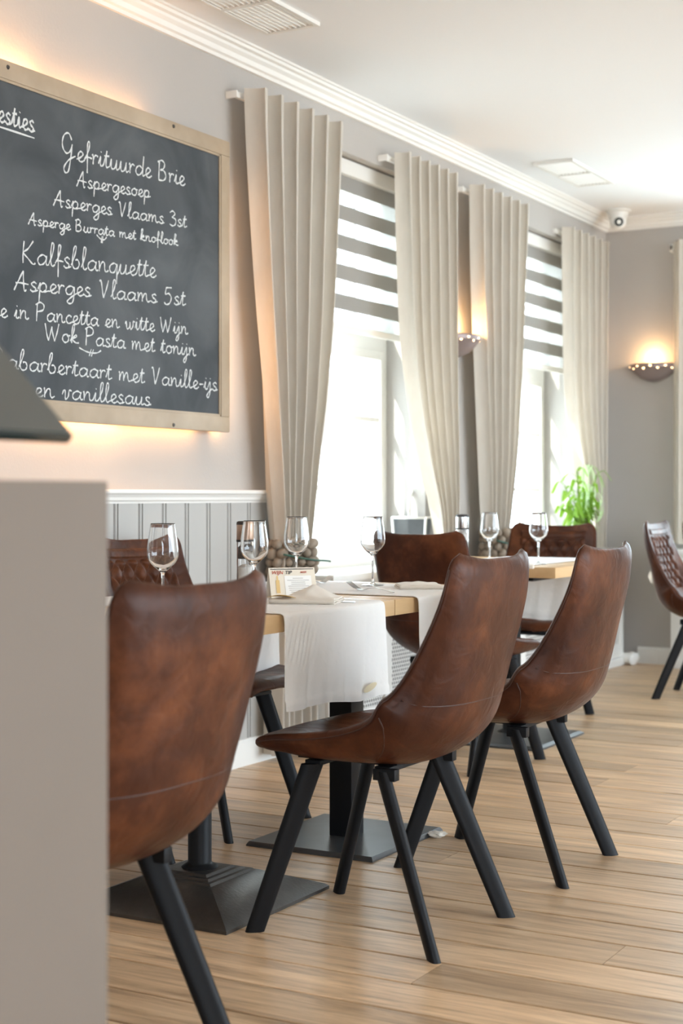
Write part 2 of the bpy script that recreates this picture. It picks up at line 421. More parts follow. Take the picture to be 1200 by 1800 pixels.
# wainscot: boards, cap
wn = struct(boxo('trim_3', (XW, XW + .006, 1.4, 4.985, .0, 1.0), M['pipe']))
bd = None
gy = on_x(-3.07, 436)[0]
yy = gy - .1335 * 18
bmesh_board = None
while yy < 4.97:
    e = min(yy + .1335, 4.985)
    if bd is None or e - yy < .133:
        bm = bmesh.new(); w_ = e - yy
        pts = [(0.003, 0), (.003, .018), (.006, .024), (.0135, .024), (.0155, .014), (.0195, .014), (.0215, .024), (w_ - .0055, .024), (w_ - .003, .018), (w_ - .003, 0)]
        vs = [(a[1], a[0], z) for z in (.09, .985) for a in pts]; n = len(pts)
        fs = [(i, (i + 1) % n, n + (i + 1) % n, n + i) for i in range(n)] + [tuple(range(n)), tuple(range(n, 2 * n))]
        bm.free()
        me = bpy.data.meshes.new('panel_board'); me.from_pydata(vs, [], fs); me.materials.append(M['panel'])
        if bd is None: bd = me
    else: me = bd
    o = bpy.data.objects.new('panel_board', me); C.objects.link(o); o.location = (XW + .004, yy, 0); o.parent = wn
    yy += .1335
cprof = [(0, 1.022), (.050, 1.022), (.054, 1.016), (.054, 1.010), (.046, 1.004), (.040, .996), (.038, .986), (.032, .982), (.030, .975), (0, .975)]
sweep('trim_4', cprof, lambda a, b, e: (XW + a, (1.4, 4.99)[e], b), M['white'])

# ------------------------------------------------------------------ windows
def make_window(n, Y0, Y1, XR_=-3.31):
    f = bmesh.new(); t = .045
    Z0, Z1 = WZ
    zt = 1.70
    for d in ((XR_ - .05, XR_ + .01, Y0, Y0 + t, Z0, Z1), (XR_ - .05, XR_ + .01, Y1 - t, Y1, Z0, Z1), (XR_ - .05, XR_ + .01, Y0 + t, Y1 - t, Z0, Z0 + .06), (XR_ - .05, XR_ + .01, Y0 + t, Y1 - t, Z1 - t, Z1),
              (XR_ - .05, XR_ + .015, Y0 + t, Y1 - t, zt - .03, zt + .035)): box(f, *d, bev=.004)
    o = struct(bmo('window_%d' % n, f, M['white'], smooth=30))
    mid = (Y0 + Y1) / 2
    for a, b in ((Y0 + t, mid), (mid, Y1 - t)):
        for z0, z1, rows_ in ((Z0 + .06, zt - .03, 3), (zt + .035, Z1 - t, 2)):
            s = bmesh.new()
            for d in ((XR_ - .035, XR_ + .02, a, a + .035, z0, z1), (XR_ - .035, XR_ + .02, b - .035, b, z0, z1), (XR_ - .035, XR_ + .02, a + .035, b - .035, z0, z0 + .04), (XR_ - .035, XR_ + .02, a + .035, b - .035, z1 - .04, z1)): box(s, *d, bev=.003)
            so_ = bmo('sash', s, M['white'], o, smooth=30)
            c = (a + b) / 2
            boxo('muntin', (XR_ - .015, XR_ + .012, c - .011, c + .011, z0 + .04, z1 - .04), M['white'], so_)
            for q in range(1, rows_):
                z = z0 + (z1 - z0) * q / rows_
                boxo('muntin', (XR_ - .014, XR_ + .011, a + .035, b - .035, z - .011, z + .011), M['white'], so_)
            boxo('glass_pane', (XR_ - .002, XR_ + .002, a + .02, b - .02, z0 + .02, z1 - .02), M['pane'], so_)
    return o
make_window(1, *W1)
make_window(2, *W2)
# back wall window, mostly out of view
f = bmesh.new()
for d in ((W3[0], W3[0] + .05), (W3[1] - .05, W3[1]), (-1.87, -1.83)): box(f, *d, YB + .16, YB + .22, *WZ, bev=.004)
for z in (WZ[0], 1.70, WZ[1] - .05): box(f, *W3, YB + .16, YB + .22, z, z + .05, bev=.004)
w3 = struct(bmo('window_3', f, M['white'], smooth=30))
boxo('glass_pane', (W3[0] + .02, W3[1] - .02, YB + .188, YB + .192, WZ[0] + .02, WZ[1] - .02), M['pane'], w3)

# zebra blinds
def zebra(label, Y0, Y1, zbot=1.737):
    X = -3.19
    t = thing('zebra_blind', label, 'blind', (X, (Y0 + Y1) / 2, 2.44), 0, 'zebra blinds in the windows')
    def P(name, dims, m, bev=0):
        x0, x1, a, b, z0, z1 = dims
        cx, cy, cz = X, (Y0 + Y1) / 2, 2.44
        return boxo(name, (x0 - cx, x1 - cx, a - cy, b - cy, z0 - cz, z1 - cz), m, t, bev)
    P('cassette', (X - .04, X + .045, Y0 + .01, Y1 - .01, 2.372, 2.438), M['white'], .008)
    z = 2.372; h = .0655
    dark = True
    k = 0
    while z - h > zbot - .03:
        P('dark_band' if dark else 'sheer_band', (X + .02, X + .0215, Y0 + .02, Y1 - .02, z - h + (.002 if not dark else 0), z), M['blind_dark'] if dark else M['blind_sheer'])
        z -= h if dark else .062
        dark = not dark; k += 1
    P('bottom_bar', (X + .012, X + .03, Y0 + .02, Y1 - .02, z - .03, z), M['white'], .005)
    return t
zebra('grey and sheer striped blind half lowered in the window beside the chalkboard', *W1)
zebra('grey and sheer striped blind half lowered in the window nearest the room corner', *W2)

# ------------------------------------------------------------------ curtains
def curtain(label, Lk, Rk, X=-3.0, folds=6, seed=0, amp=.036, bottom_z=.03, tiez=.77):
    # edge keys: (px, py) on the photograph, read on the plane x = X
    LK = sorted([(lambda q: (q[1], q[0]))(on_x(X, *p)) for p in Lk]); RK = sorted([(lambda q: (q[1], q[0]))(on_x(X, *p)) for p in Rk])
    zt = 2.495
    rnd = random.Random(seed); ph = [rnd.uniform(-.25, .25) for _ in range(folds + 2)]
    Lb, Rb = LK[0][1], RK[0][1]
    def edge(K, z, side):
        if z >= tiez: return lerp(K, z)[0]
        base = K[0][1]; f = min(1, (tiez - z) / .5)
        return base + side * .035 * f
    yc = (lerp(LK, zt)[0] + lerp(RK, zt)[0]) / 2
    def fn(u, v):
        z = bottom_z + (zt - bottom_z) * v
        a, b = edge(LK, z, -1), edge(RK, z, 1)
        sharp = v ** 4
        tw = u * folds + .12 * math.sin(3 * u * PI + seed + v * 2) * (1 - v)
        s = math.sin(2 * PI * tw - .6)
        sq = max(-1, min(1, s * 1.6))
        wav = s * (1 - .6 * sharp) + sq * .6 * sharp
        am = amp * (1 - .25 * math.exp(-((z - tiez) / .12) ** 2)) * (1 + .3 * math.sin(u * 9 + seed) * (1 - v))
        yy_ = a + (b - a) * u + .010 * math.sin(4 * PI * tw) * (.3 + v)
        return (X + wav * am - 0, yy_, z)
    t = thing('curtain', label, 'curtain', (X, yc, bottom_z), 0, 'beige curtains beside the windows')
    o = sheet('curtain_cloth', lambda u, v: tuple(Vector(fn(u, v)) - Vector((X, yc, bottom_z))), 150, 60, .0025, M['curtain'], t)
    def fn2(u, v):
        p = Vector(fn(u, .945 + .004 * v)); p.x += .002
        return tuple(p - Vector((X, yc, bottom_z)))
    # rail with end bracket
    a, b = lerp(LK, zt)[0], lerp(RK, zt)[0]
    bm = bmesh.new(); box(bm, XW - X, -.050, a - .022 - yc, a - .012 - yc, zt - .035 - bottom_z, zt - .008 - bottom_z, bev=.003)
    box(bm, -.066, -.050, a - .012 - yc, b + .004 - yc, zt - .035 - bottom_z, zt - .012 - bottom_z, bev=.003)
    bmo('curtain_rail', bm, M['white'], t, smooth=30)
    return t
curtain('beige linen curtain hanging next to the chalkboard, left of the near window', [(442, 175), (446, 300), (455, 500), (468, 700), (479, 880), (484, 960)], [(602, 225), (594, 400), (584, 560), (569, 700), (549, 850), (540, 960)], seed=1, amp=.042)
curtain('beige curtain at the right of the near window, its window side glowing in sun', [(703, 282), (706, 430), (711, 580), (722, 690), (742, 810), (766, 930), (770, 980)], [(802, 316), (803, 500), (803, 650), (803, 800), (801, 930), (800, 990)], seed=2)
curtain('beige curtain behind the wall lamp, left of the far window', [(834, 337), (836, 480), (841, 600), (847, 750), (853, 900), (856, 950)], [(927, 370), (923, 500), (917, 640), (907, 800), (894, 920), (890, 960)], seed=3)
curtain('beige curtain in the room corner, right of the far window', [(995, 408), (996, 550), (1001, 700), (1020, 850), (1036, 900), (1040, 960)], [(1067, 428), (1067, 550), (1066, 700), (1063, 850), (1060, 950)], seed=4, X=-3.03, bottom_z=.70)
# curtain on the back wall
def fnb(u, v):
    z = .72 + 1.775 * v
    return (u * .42 * (1 - .12 * (1 - v)) , -.1 + .034 * math.sin(2 * PI * u * 5 + .8), z - .72)
t = thing('curtain', 'pale curtain at the frame edge beside the back wall lamp', 'curtain', (-2.66, YB, .72), 0, 'beige curtains beside the windows')
sheet('curtain_cloth', fnb, 90, 30, .0025, M['curtain'], t)
bm = bmesh.new(); box(bm, -.03, 1.6, -.06, -.045, 1.73, 1.76, bev=.003); box(bm, -.03, -.01, -.06, -.001, 1.72, 1.765, bev=.003); bmo('curtain_rail', bm, M['white'], t, smooth=30)

# tie backs of pebbles and twigs
peb = bmesh.new(); bmesh.ops.create_icosphere(peb, subdivisions=2, radius=1); bmesh.ops.recalc_face_normals(peb, faces=peb.faces[:])
pme = bpy.data.meshes.new('pebble'); peb.to_mesh(pme); peb.free(); pme.materials.append(M['pebble'])
for p in pme.polygons: p.use_smooth = True
def tieback(label, px0, px1, py, seed, z=None):
    Ya, z_ = on_x(-3.0, px0, py); Yb, _ = on_x(-3.0, px1, py); yc = (Ya + Yb) / 2; hw = (Yb - Ya) / 2 + .012
    t = thing('curtain_tieback', label, 'tieback', (-3.0, yc, z_ - .06), 0, 'pebble curtain tiebacks')
    rnd = random.Random(seed)
    for row in range(4):
        for k_ in range(11):
            an = 2 * PI * (k_ + .5 * (row % 2)) / 11
            o = bpy.data.objects.new('pebble', pme); C.objects.link(o); o.parent = t
            s = rnd.uniform(.020, .027)
            o.scale = (s * rnd.uniform(.7, 1), s * rnd.uniform(.9, 1.2), s * rnd.uniform(.75, 1))
            o.location = (.062 * math.cos(an), hw * math.sin(an), .018 + row * .034); o.rotation_euler = (rnd.random(), rnd.random(), rnd.random())
    bm = bmesh.new()
    tube(bm, cr([(.07, -hw - .05, .085), (.085, 0, .06), (.06, hw + .03, .05), (.05, hw + .08, .045)]), .004, 6)
    bmo('twig', bm, M['twig'], t, smooth=True)
tieback('pebble tieback round the curtain next to the chalkboard', 486, 540, 985, 1)
tieback('pebble tieback round the curtain behind the wall lamp', 858, 888, 958, 2)

# ------------------------------------------------------------------ radiator covers
def perforated(x, ya, yb, za, zb, pitch=.0185, r=.0078):
    bm = bmesh.new(); ny = int((yb - ya) / pitch); nz = int((zb - za) / (pitch * .87))
    py, pz = (yb - ya) / ny, (zb - za) / nz
    for i in range(ny):
        for j in range(nz):
            sh = (j % 2) * .5 * py * 0
            y0_, y1_, z0_, z1_ = ya + i * py, ya + (i + 1) * py, za + j * pz, za + (j + 1) * pz
            cy, cz = (y0_ + y1_) / 2 + (py * .22 if j % 2 else -py * .22), (z0_ + z1_) / 2
            O = [(y0_, z0_), ((y0_ + y1_) / 2, z0_), (y1_, z0_), (y1_, (z0_ + z1_) / 2), (y1_, z1_), ((y0_ + y1_) / 2, z1_), (y0_, z1_), (y0_, (z0_ + z1_) / 2)]
            ov = [bm.verts.new((x, *p)) for p in O]
            iv = []
            for k_ in range(8):
                an = -PI * .75 + k_ * PI / 4
                iv.append(bm.verts.new((x, cy + r * math.cos(an) * .82, cz + r * math.sin(an) * .92)))
            for k_ in range(8): bm.faces.new((ov[k_], ov[(k_ + 1) % 8], iv[(k_ + 1) % 8], iv[k_]))
    bmesh.ops.remove_doubles(bm, verts=bm.verts[:], dist=1e-5)
    return bm
dark_in = mat('cover_shade', (.13, .12, .11), .9)
def cover(label, Y0, Y1, front=-2.95, sill_lab=None, feet=False):
    yc = (Y0 + Y1) / 2
    t = thing('radiator_cover', label, 'radiator cover', (XW, yc, 0), 0, 'radiator covers under the windows')
    def P(name, x0, x1, a, b, z0, z1, m, bev=.004): return boxo(name, (x0 - XW, x1 - XW, a - yc, b - yc, z0, z1), m, t, bev)
    P('top_board', XW + .001, front + .03, Y0 - .02, Y1 + .02, .66, .69, M['white'], .006)
    bm = bmesh.new(); X0 = front - .02 - XW; X1 = front - XW
    for a, b, z0, z1 in ((Y0, Y0 + .07, .05, .66), (Y1 - .07, Y1, .05, .66), (Y0 + .07, Y1 - .07, .58, .66), (Y0 + .07, Y1 - .07, .05, .13), (yc - .03, yc + .03, .13, .58)):
        box(bm, X0, X1, a - yc, b - yc, z0, z1, bev=.003)
    bmo('front_frame', bm, M['white'], t, smooth=30)
    P('side_panel', XW + .001, front - .02, Y0, Y0 + .018, .0, .66, M['white'], .002); P('side_panel', XW + .001, front - .02, Y1 - .018, Y1, .0, .66, M['white'], .002)
    for a, b in ((Y0 + .07, yc - .03), (yc + .03, Y1 - .07)):
        bm = perforated(front - .012 - XW, a - yc, b - yc, .13, .58)
        o = bmo('perforated_sheet', bm, M['white'], t); o['kind'] = 'stuff'
    P('shade_sheet', front - .06, front - .055, Y0 + .02, Y1 - .02, .06, .65, dark_in, 0)  # dark sheet behind the holes, its colour stands in for shade inside
    P('plinth', front - .03, front + .012, Y0, Y1, 0.0, .05, M['white'], .006)
    if feet:
        bm = bmesh.new()
        tube(bm, cr([(front - XW - .02, Y1 - yc + .0, .035), (front - XW + .05, Y1 - yc - .01, .04), (front - XW + .075, Y1 - yc - .02, .035)]), [.035] * 6 + [.040] * 6 + [.028], 12)
        bmo('scroll_foot', bm, M['white'], t, smooth=True)
    return t
cover('white perforated radiator cover under the near window, behind the tables', 5.16, 6.17)
cover('white radiator cover under the far window, reaching the room corner', 7.10, 8.68, feet=True)
boxo('window_sill', (XW - .21, XW, W1[0], W1[1], .655, .684), M['white'], bpy.data.objects['window_1'])
boxo('window_sill', (XW - .21, XW, W2[0], W2[1], .655, .684), M['white'], bpy.data.objects['window_2'])
# cover under back window
t = thing('radiator_cover', 'white radiator cover on the back wall at the right frame edge', 'radiator cover', (-1.95, YB, 0), 0, 'radiator covers under the windows')
boxo('top_board', (-.72, .72, -.20, -.001, .66, .69), M['white'], t, .006)
bm = bmesh.new(); box(bm, -.70, .70, -.17, -.001, .05, .66, bev=.004); bmo('cover_body', bm, M['white'], t, smooth=30)
boxo('plinth', (-.71, .71, -.185, -.001, 0, .05), M['white'], t, .004)

# ------------------------------------------------------------------ chalkboard
XB = -3.035
Yr, zt_ = on_x(XB, 404, 250); _, zb_ = on_x(XB, 404, 760)
Yl = 2.45
t = thing('chalkboard', 'framed slate chalkboard with handwritten menu on the wall above the panelling', 'chalkboard', (XB, (Yl + Yr) / 2, zb_))
cy = (Yl + Yr) / 2
FW = .055
boxo('slate', (-.02, -.008, Yl + FW - cy - .005, Yr - FW - cy + .005, FW - .005, zt_ - zb_ - FW + .005), M['board'], t)
H = zt_ - zb_
for nm, d in (('frame_rail', (Yl - cy, Yr - cy, 0, FW)), ('frame_rail', (Yl - cy, Yr - cy, H - FW, H)), ('frame_stile', (Yl - cy, Yl + FW - cy, FW, H - FW)), ('frame_stile', (Yr - FW - cy, Yr - cy, FW, H - FW))):
    boxo(nm, (-.022, 0.0, *d), M['frame_oak'], t, .003)
for nm, d in (('frame_bead', (Yl + FW - cy, Yr - FW - cy, FW - .001, FW + .008)), ('frame_bead', (Yr - FW - cy - .008, Yr - FW - cy + .001, FW, H - FW)), ('frame_bead', (Yl + FW - cy, Yr - FW - cy, H - FW - .008, H - FW + .001))):
    boxo(nm, (-.008, -.003, *d), M['frame_oak'], t, .001)
for px, py in ((14, 118), (305, 222), (305, 747)):
    a, z = on_x(XB, px, py); bm = lathe([(0, .003), (.005, .003), (.007, 0), (.007, -.002)], 12)
    bmesh.ops.rotate(bm, verts=bm.verts, matrix=Matrix.Rotation(R(90), 3, 'Y')); bmesh.ops.translate(bm, verts=bm.verts, vec=(0, a - cy, z - zb_))
    bmo('screw', bm, M['iron'], t, smooth=30)
boxo('spacer', (XW - XB, -.02, -.6, -.55, .1, H - .1), M['pipe'], t); boxo('spacer', (XW - XB, -.02, .55, .6, .1, H - .1), M['pipe'], t)
# warm lamps behind the board
for i, (yy_, zz, dz, e) in enumerate(((3.35, zt_ - .03, 1, 1.0), (2.9, zt_ - .03, 1, .8), (3.9, zt_ - .03, 1, .35), (3.75, zb_ + .03, -1, .7), (4.2, zb_ + .03, -1, .35), (3.2, zb_ + .03, -1, .7))):
    area('board_light', (-3.07, yy_, zz), (-.55, 0, dz), .5, .03, 1.6 * e, (1, .50, .19))

# handwriting: single-stroke glyphs, x-height 1
G = {
 'a': (1.15, ['.95,.75 .6,1 .2,.75 .1,.35 .3,.02 .65,.15 .9,.6 .95,.9', '.95,.95 .88,.4 .95,.05 1.15,.12']),
 'b': (1.0, ['0,.3 .35,1.3 .5,2.1 .35,2.2 .2,1.6 .12,.5 .3,.02 .65,.1 .8,.5 .65,.9 .4,.85', ]),
 'c': (.85, ['.75,.8 .5,1 .2,.75 .12,.35 .35,0 .7,.1 .85,.25']),
 'd': (1.15, ['.9,.75 .55,1 .2,.75 .1,.35 .3,.02 .65,.15 .9,.7 1.05,2.1', '1.05,2.1 .92,.6 .95,.05 1.15,.12']),
 'e': (.85, ['0,.15 .4,.4 .68,.75 .5,1 .25,.85 .15,.4 .35,0 .65,.05 .85,.25']),
 'f': (.8, ['0,.3 .4,1.2 .55,2.0 .4,2.15 .3,1.6 .3,.3 .28,-1', '.08,.55 .45,.6 .8,.55']),
 'g': (1.1, ['.95,.75 .6,1 .2,.75 .1,.35 .3,.02 .65,.15 .95,.9', '.95,.95 .92,0 .75,-.85 .4,-1 .25,-.75 .6,-.3 1.1,.15']),
 'h': (1.1, ['0,.2 .35,1.2 .5,2.1 .32,2.15 .18,1.2 .15,0', '.15,.3 .45,.9 .75,.9 .8,.4 .85,.02 1.1,.15']),
 'i': (.55, ['0,.2 .22,1 .2,.3 .3,.02 .55,.2', '.27,1.42 .31,1.5']),
 'j': (.6, ['0,.3 .3,1 .28,-.3 .1,-.95 -.15,-.85 .1,-.3 .6,.2', '.32,1.42 .36,1.5']),
 'k': (1.0, ['0,.2 .35,1.2 .5,2.1 .32,2.15 .18,1.2 .15,0', '.2,.5 .6,1 .72,.8 .25,.5 .6,.1 1.0,.1']),
 'l': (.6, ['0,.2 .35,1.2 .48,2.1 .3,2.2 .18,1.3 .2,.3 .35,0 .6,.2']),
 'm': (1.6, ['.05,.9 .12,1 .12,0', '.12,.3 .35,.95 .55,.9 .6,0', '.6,.3 .85,.95 1.05,.9 1.1,.3 1.25,.02 1.6,.2']),
 'n': (1.1, ['.05,.9 .12,1 .12,0', '.12,.3 .4,.95 .65,.9 .68,.3 .82,.02 1.1,.2']),
 'o': (1.0, ['.55,1 .2,.8 .1,.35 .35,0 .7,.15 .8,.6 .55,1 .75,.85 1.0,.85']),
 'p': (1.05, ['0,.3 .2,1 .15,0 .08,-1.1', '.17,.6 .45,1 .75,.85 .75,.3 .45,.02 .2,.15', '.6,.05 1.05,.2']),
 'q': (1.1, ['.95,.75 .6,1 .2,.75 .1,.35 .3,.02 .65,.15 .9,.9 .88,0 .85,-1.1', '.87,-.2 1.1,.2']),
 'r': (.72, ['.02,.85 .12,1 .14,.5 .12,0', '.13,.45 .3,.88 .5,.98 .66,.85']),
 's': (.78, ['.62,.86 .42,1.03 .16,.85 .28,.58 .56,.34 .46,.03 .2,.0 .04,.18', '.46,.03 .78,.16']),
 't': (.7, ['0,.2 .4,1.7', '.4,1.7 .28,.5 .35,.02 .7,.2', '.08,1.15 .65,1.2']),
 'u': (1.1, ['0,.2 .2,1 .15,.3 .3,0 .6,.2 .8,1', '.8,1 .75,.3 .85,.02 1.1,.2']),
 'v': (.95, ['0,.5 .15,.95 .3,.9 .32,0 .6,.3 .7,1 .95,.95']),
 'w': (1.35, ['0,.6 .15,.95 .2,.2 .35,0 .6,.3 .65,.9', '.65,.9 .68,.2 .82,0 1.05,.4 1.1,1 1.35,.95']),
 'y': (1.1, ['0,.2 .2,1 .15,.3 .3,0 .6,.2 .8,1', '.8,1 .75,-.2 .5,-1 .25,-.8 .6,-.2 1.1,.2']),
 'G': (1.5, ['1.1,1.9 .8,2.5 .35,2.3 .12,1.6 .2,.9 .55,.5 .95,.8 1.15,1.5', '1.15,1.5 1.0,.2 .75,-1.2 .4,-1.4 .3,-.9 .8,-.1 1.5,.4']),
 'A': (1.35, ['0,-.05 .4,1.0 .85,2.15', '.85,2.15 .88,1.0 .95,0 1.15,.1', '.15,.75 .6,.8 1.35,.7']),
 'K': (1.3, ['.25,2.1 .15,1 .15,0', '1.1,2.2 .6,1.4 .2,1.0 .6,.5 1.05,.0 1.3,.1']),
 'B': (1.25, ['.2,2.0 .15,1 .12,0', '.0,1.9 .5,2.15 .85,1.85 .7,1.3 .3,1.1', '.3,1.1 .8,1.05 1.0,.5 .7,.05 .1,.0']),
 'V': (1.2, ['.1,1.9 .25,2.0 .4,.8 .5,0', '.5,0 .8,1.0 1.05,2.1']),
 'P': (1.15, ['.2,2.0 .15,1 .1,-.1', '0,1.85 .5,2.2 .95,1.9 .85,1.3 .2,1.05']),
 'W': (1.8, ['.05,2.0 .2,.9 .4,0', '.4,0 .65,.9 .8,1.7', '.8,1.7 .9,.9 1.1,0', '1.1,0 1.4,1.1 1.6,2.1']),
 'R': (1.25, ['.2,2.0 .15,1 .1,0', '0,1.85 .5,2.2 .9,1.8 .7,1.3 .2,1.1', '.3,1.1 .7,.6 1.1,0 1.25,.1']),
 'S': (1.1, ['.95,1.9 .6,2.2 .3,1.9 .4,1.4 .8,.9 .8,.3 .4,0 .05,.3']),
 '3': (1.1, ['.1,1.8 .5,2.1 .85,1.7 .4,1.15', '.4,1.15 .95,.9 .9,.2 .5,-.1 .05,.1']),
 '5': (1.1, ['.3,2.0 .2,1.2 .6,1.3 .9,.8 .7,.1 .3,-.1 .05,.15', '.3,2.0 .95,2.05']),
 '-': (.7, ['.1,.6 .6,.65']), ' ': (.75, []),
}
def strokes(text):
    x = 0; out = []
    for c in text:
        adv, ss = G[c]
        for s in ss:
            out.append([(x + float(p.split(',')[0]), float(p.split(',')[1])) for p in s.split()])
        x += adv + (.12 if c.isupper() or c.isdigit() else 0)
    return out, x
def chalk(S, Ya, Yb, width, z0, xh, lw, slope=0, seed=0):
    vs = []; fs = []; sc = (Yb - Ya) / width; rnd = random.Random(seed)
    for s in S:
        P = cr([(a, b, 0) for a, b in s], 6)
        Q = [Vector((0, Ya + p.x * sc, z0 + p.y * xh + slope * p.x * sc)) for p in P]
        base = len(vs)
        for i, q in enumerate(Q):
            t_ = (Q[min(i + 1, len(Q) - 1)] - Q[max(i - 1, 0)])
            if t_.length < 1e-9: t_ = Vector((0, 1, 0))
            t_.normalize(); n_ = Vector((0, -t_.z, t_.y)); h_ = lw * (.5 + .14 * math.sin(i * .9 + base))
            vs.append(q + n_ * h_); vs.append(q - n_ * h_)
        for i in range(len(Q) - 1):
            k_ = base + 2 * i; fs.append((k_, k_ + 1, k_ + 3, k_ + 2))
    vs = [(-.0068 + .00002 * (i % 5), v[1] - cy, v[2] - zb_) for i, v in enumerate(vs)]
    o = pyd('chalk_writing', vs, fs, M['chalk'], t); o['kind'] = 'stuff'; return o
XS = XB - .008
lines = [  # text, px0, py0 (baseline), px1, py1, x-height px, line width
 ('Suggesties', None, None, 61, 233, 17, .0062),
 ('Gefrituurde Brie', 107, 276, 325, 327, 17, .0050), ('Aspergesoep', 134, 327, 264, 348, 12.5, .0045), ('Asperges Vlaams 3st', 93, 361, 328, 400, 12.5, .0045),
 ('Asperge Burrata met knoflook', 49, 394, 313, 432, 9.5, .0042), ('Kalfsblanquette', 37, 462, 274, 488, 17.5, .0046), ('Asperges Vlaams 5st', 24, 509, 326, 537, 15, .0048),
 ('te in Pancetta en witte Wijn', -12, 556, 330, 588, 14, .0046), ('Wok Pasta met tonijn', 78, 598, 344, 626, 14, .0046),
 ('Rabarbertaart met Vanille-ijs', -14, 645, 382, 687, 15, .0046), ('en vanillesaus', 60, 697, 265, 713, 15, .0046)]
for i, (tx, a0, b0, a1, b1, xhp, lw) in enumerate(lines):
    S_, wd = strokes(tx)
    Y1, z1 = on_x(XS, a1, b1)
    if a0 is None: Y0, z0 = Y1 - wd * .036, z1
    else: Y0, z0 = on_x(XS, a0, b0)
    pxm = 200 if a0 is None else (a0 + a1) / 2
    dist = XS / (CS * (pxm - 600) / F_PX - SN)
    chalk(S_, Y0, Y1, wd, z0, xhp * dist / F_PX, lw, (z1 - z0) / (Y1 - Y0), i)
Yu, zu = on_x(XS, 60, 243)
chalk([[(0, 0), (.5, .02), (1, 0)]], Yu - .36, Yu, 1, zu, .1, .005)
for px, py, s_ in ((178, 421, 12), (158, 620, 26)):
    Yq, zq = on_x(XS, px, py); d_ = 5.1 / F_PX
    chalk([[(-1, .3), (-.5, .1), (0, 0), (.6, .05), (1, .3)], [(-.1, -.3), (.1, .3)], [(.1, -.3), (.3, .3)]], Yq, Yq + s_ * d_ * 1.1, 1, zq, 20 * d_, .004)
SQ = t
area('board_light', (-3.07, Yr - .02, 1.5), (-.8, .6, 0), .03, .5, 1.6, (1, .55, .24))
area('board_light', (-3.07, Yr - .02, 2.0), (-.8, .6, 0), .03, .3, .5, (1, .55, .24))

# ------------------------------------------------------------------ wall lamps
def sconce_proto():
    t = thing('wall_lamp', 'half-bowl wall lamp glowing upwards between the two windows', 'wall lamp', (XW, 6.63, 1.77), 0, 'half-bowl wall lamps')
    bm = bmesh.new(); n = 28; prof_ = [(.145, 0), (.150, -.006), (.148, -.022), (.135, -.030), (.120, -.045), (.085, -.078), (.04, -.098), (.0, -.104)]
    rings = []
    for r, z in prof_:
        rings.append([bm.verts.new((r * .82 * math.sin(PI * i / n), -r * math.cos(PI * i / n), z)) for i in range(n + 1)])
    for a, b in zip(rings, rings[1:]):
        for i in range(n): bm.faces.new((a[i], a[i + 1], b[i + 1], b[i]))
    bmesh.ops.remove_doubles(bm, verts=bm.verts[:], dist=1e-5)
    o = bmo('bowl', bm, M['sconce'], t, smooth=40); md = o.modifiers.new('thickness', 'SOLIDIFY'); md.thickness = .004; md.offset = 0
    bm = bmesh.new()
    for k_, (an, z) in enumerate(((28, -.014), (45, -.026), (62, -.013), (78, -.028), (95, -.014), (112, -.026), (130, -.014), (150, -.026))):
        a = R(an); r = .146 if z > -.02 else .140
        c = Vector((r * .82 * math.sin(a), -r * math.cos(a), z)); nr = Vector((math.sin(a), -math.cos(a) * .82, 0)).normalized()
        q = nr.to_track_quat('Z', 'Y').to_matrix()
        vs = [bm.verts.new(c + nr * .0045 + q @ Vector((.0065 * math.cos(j * PI / 5), .0065 * math.sin(j * PI / 5), 0))) for j in range(10)]
        bm.faces.new(vs)
    bmo('lit_hole', bm, M['lit'], t)
    bm = bmesh.new(); bmesh.ops.create_uvsphere(bm, u_segments=16, v_segments=10, radius=.022); bmesh.ops.translate(bm, verts=bm.verts, vec=(.06, 0, -.038)); bmo('bulb', bm, M['bulb'], t, smooth=True)
    boxo('back_plate', (0, .012, -.05, .05, -.07, -.01), M['sconce'], t, .002)
    return t
sc1 = sconce_proto()
sc2 = dup(sc1, (-2.80, YB, 1.785), R(-90), 'half-bowl wall lamp glowing upwards on the back wall', 'half-bowl wall lamps')
for p in ((XW + .06, 6.63, 1.80), (-2.80, YB - .06, 1.815)):
    l = bpy.data.lights.new('wall_lamp_light', 'POINT'); l.energy = 1.8; l.color = (1, .60, .27); l.shadow_soft_size = .025
    o = bpy.data.objects.new('wall_lamp_light', l); C.objects.link(o); o.location = p

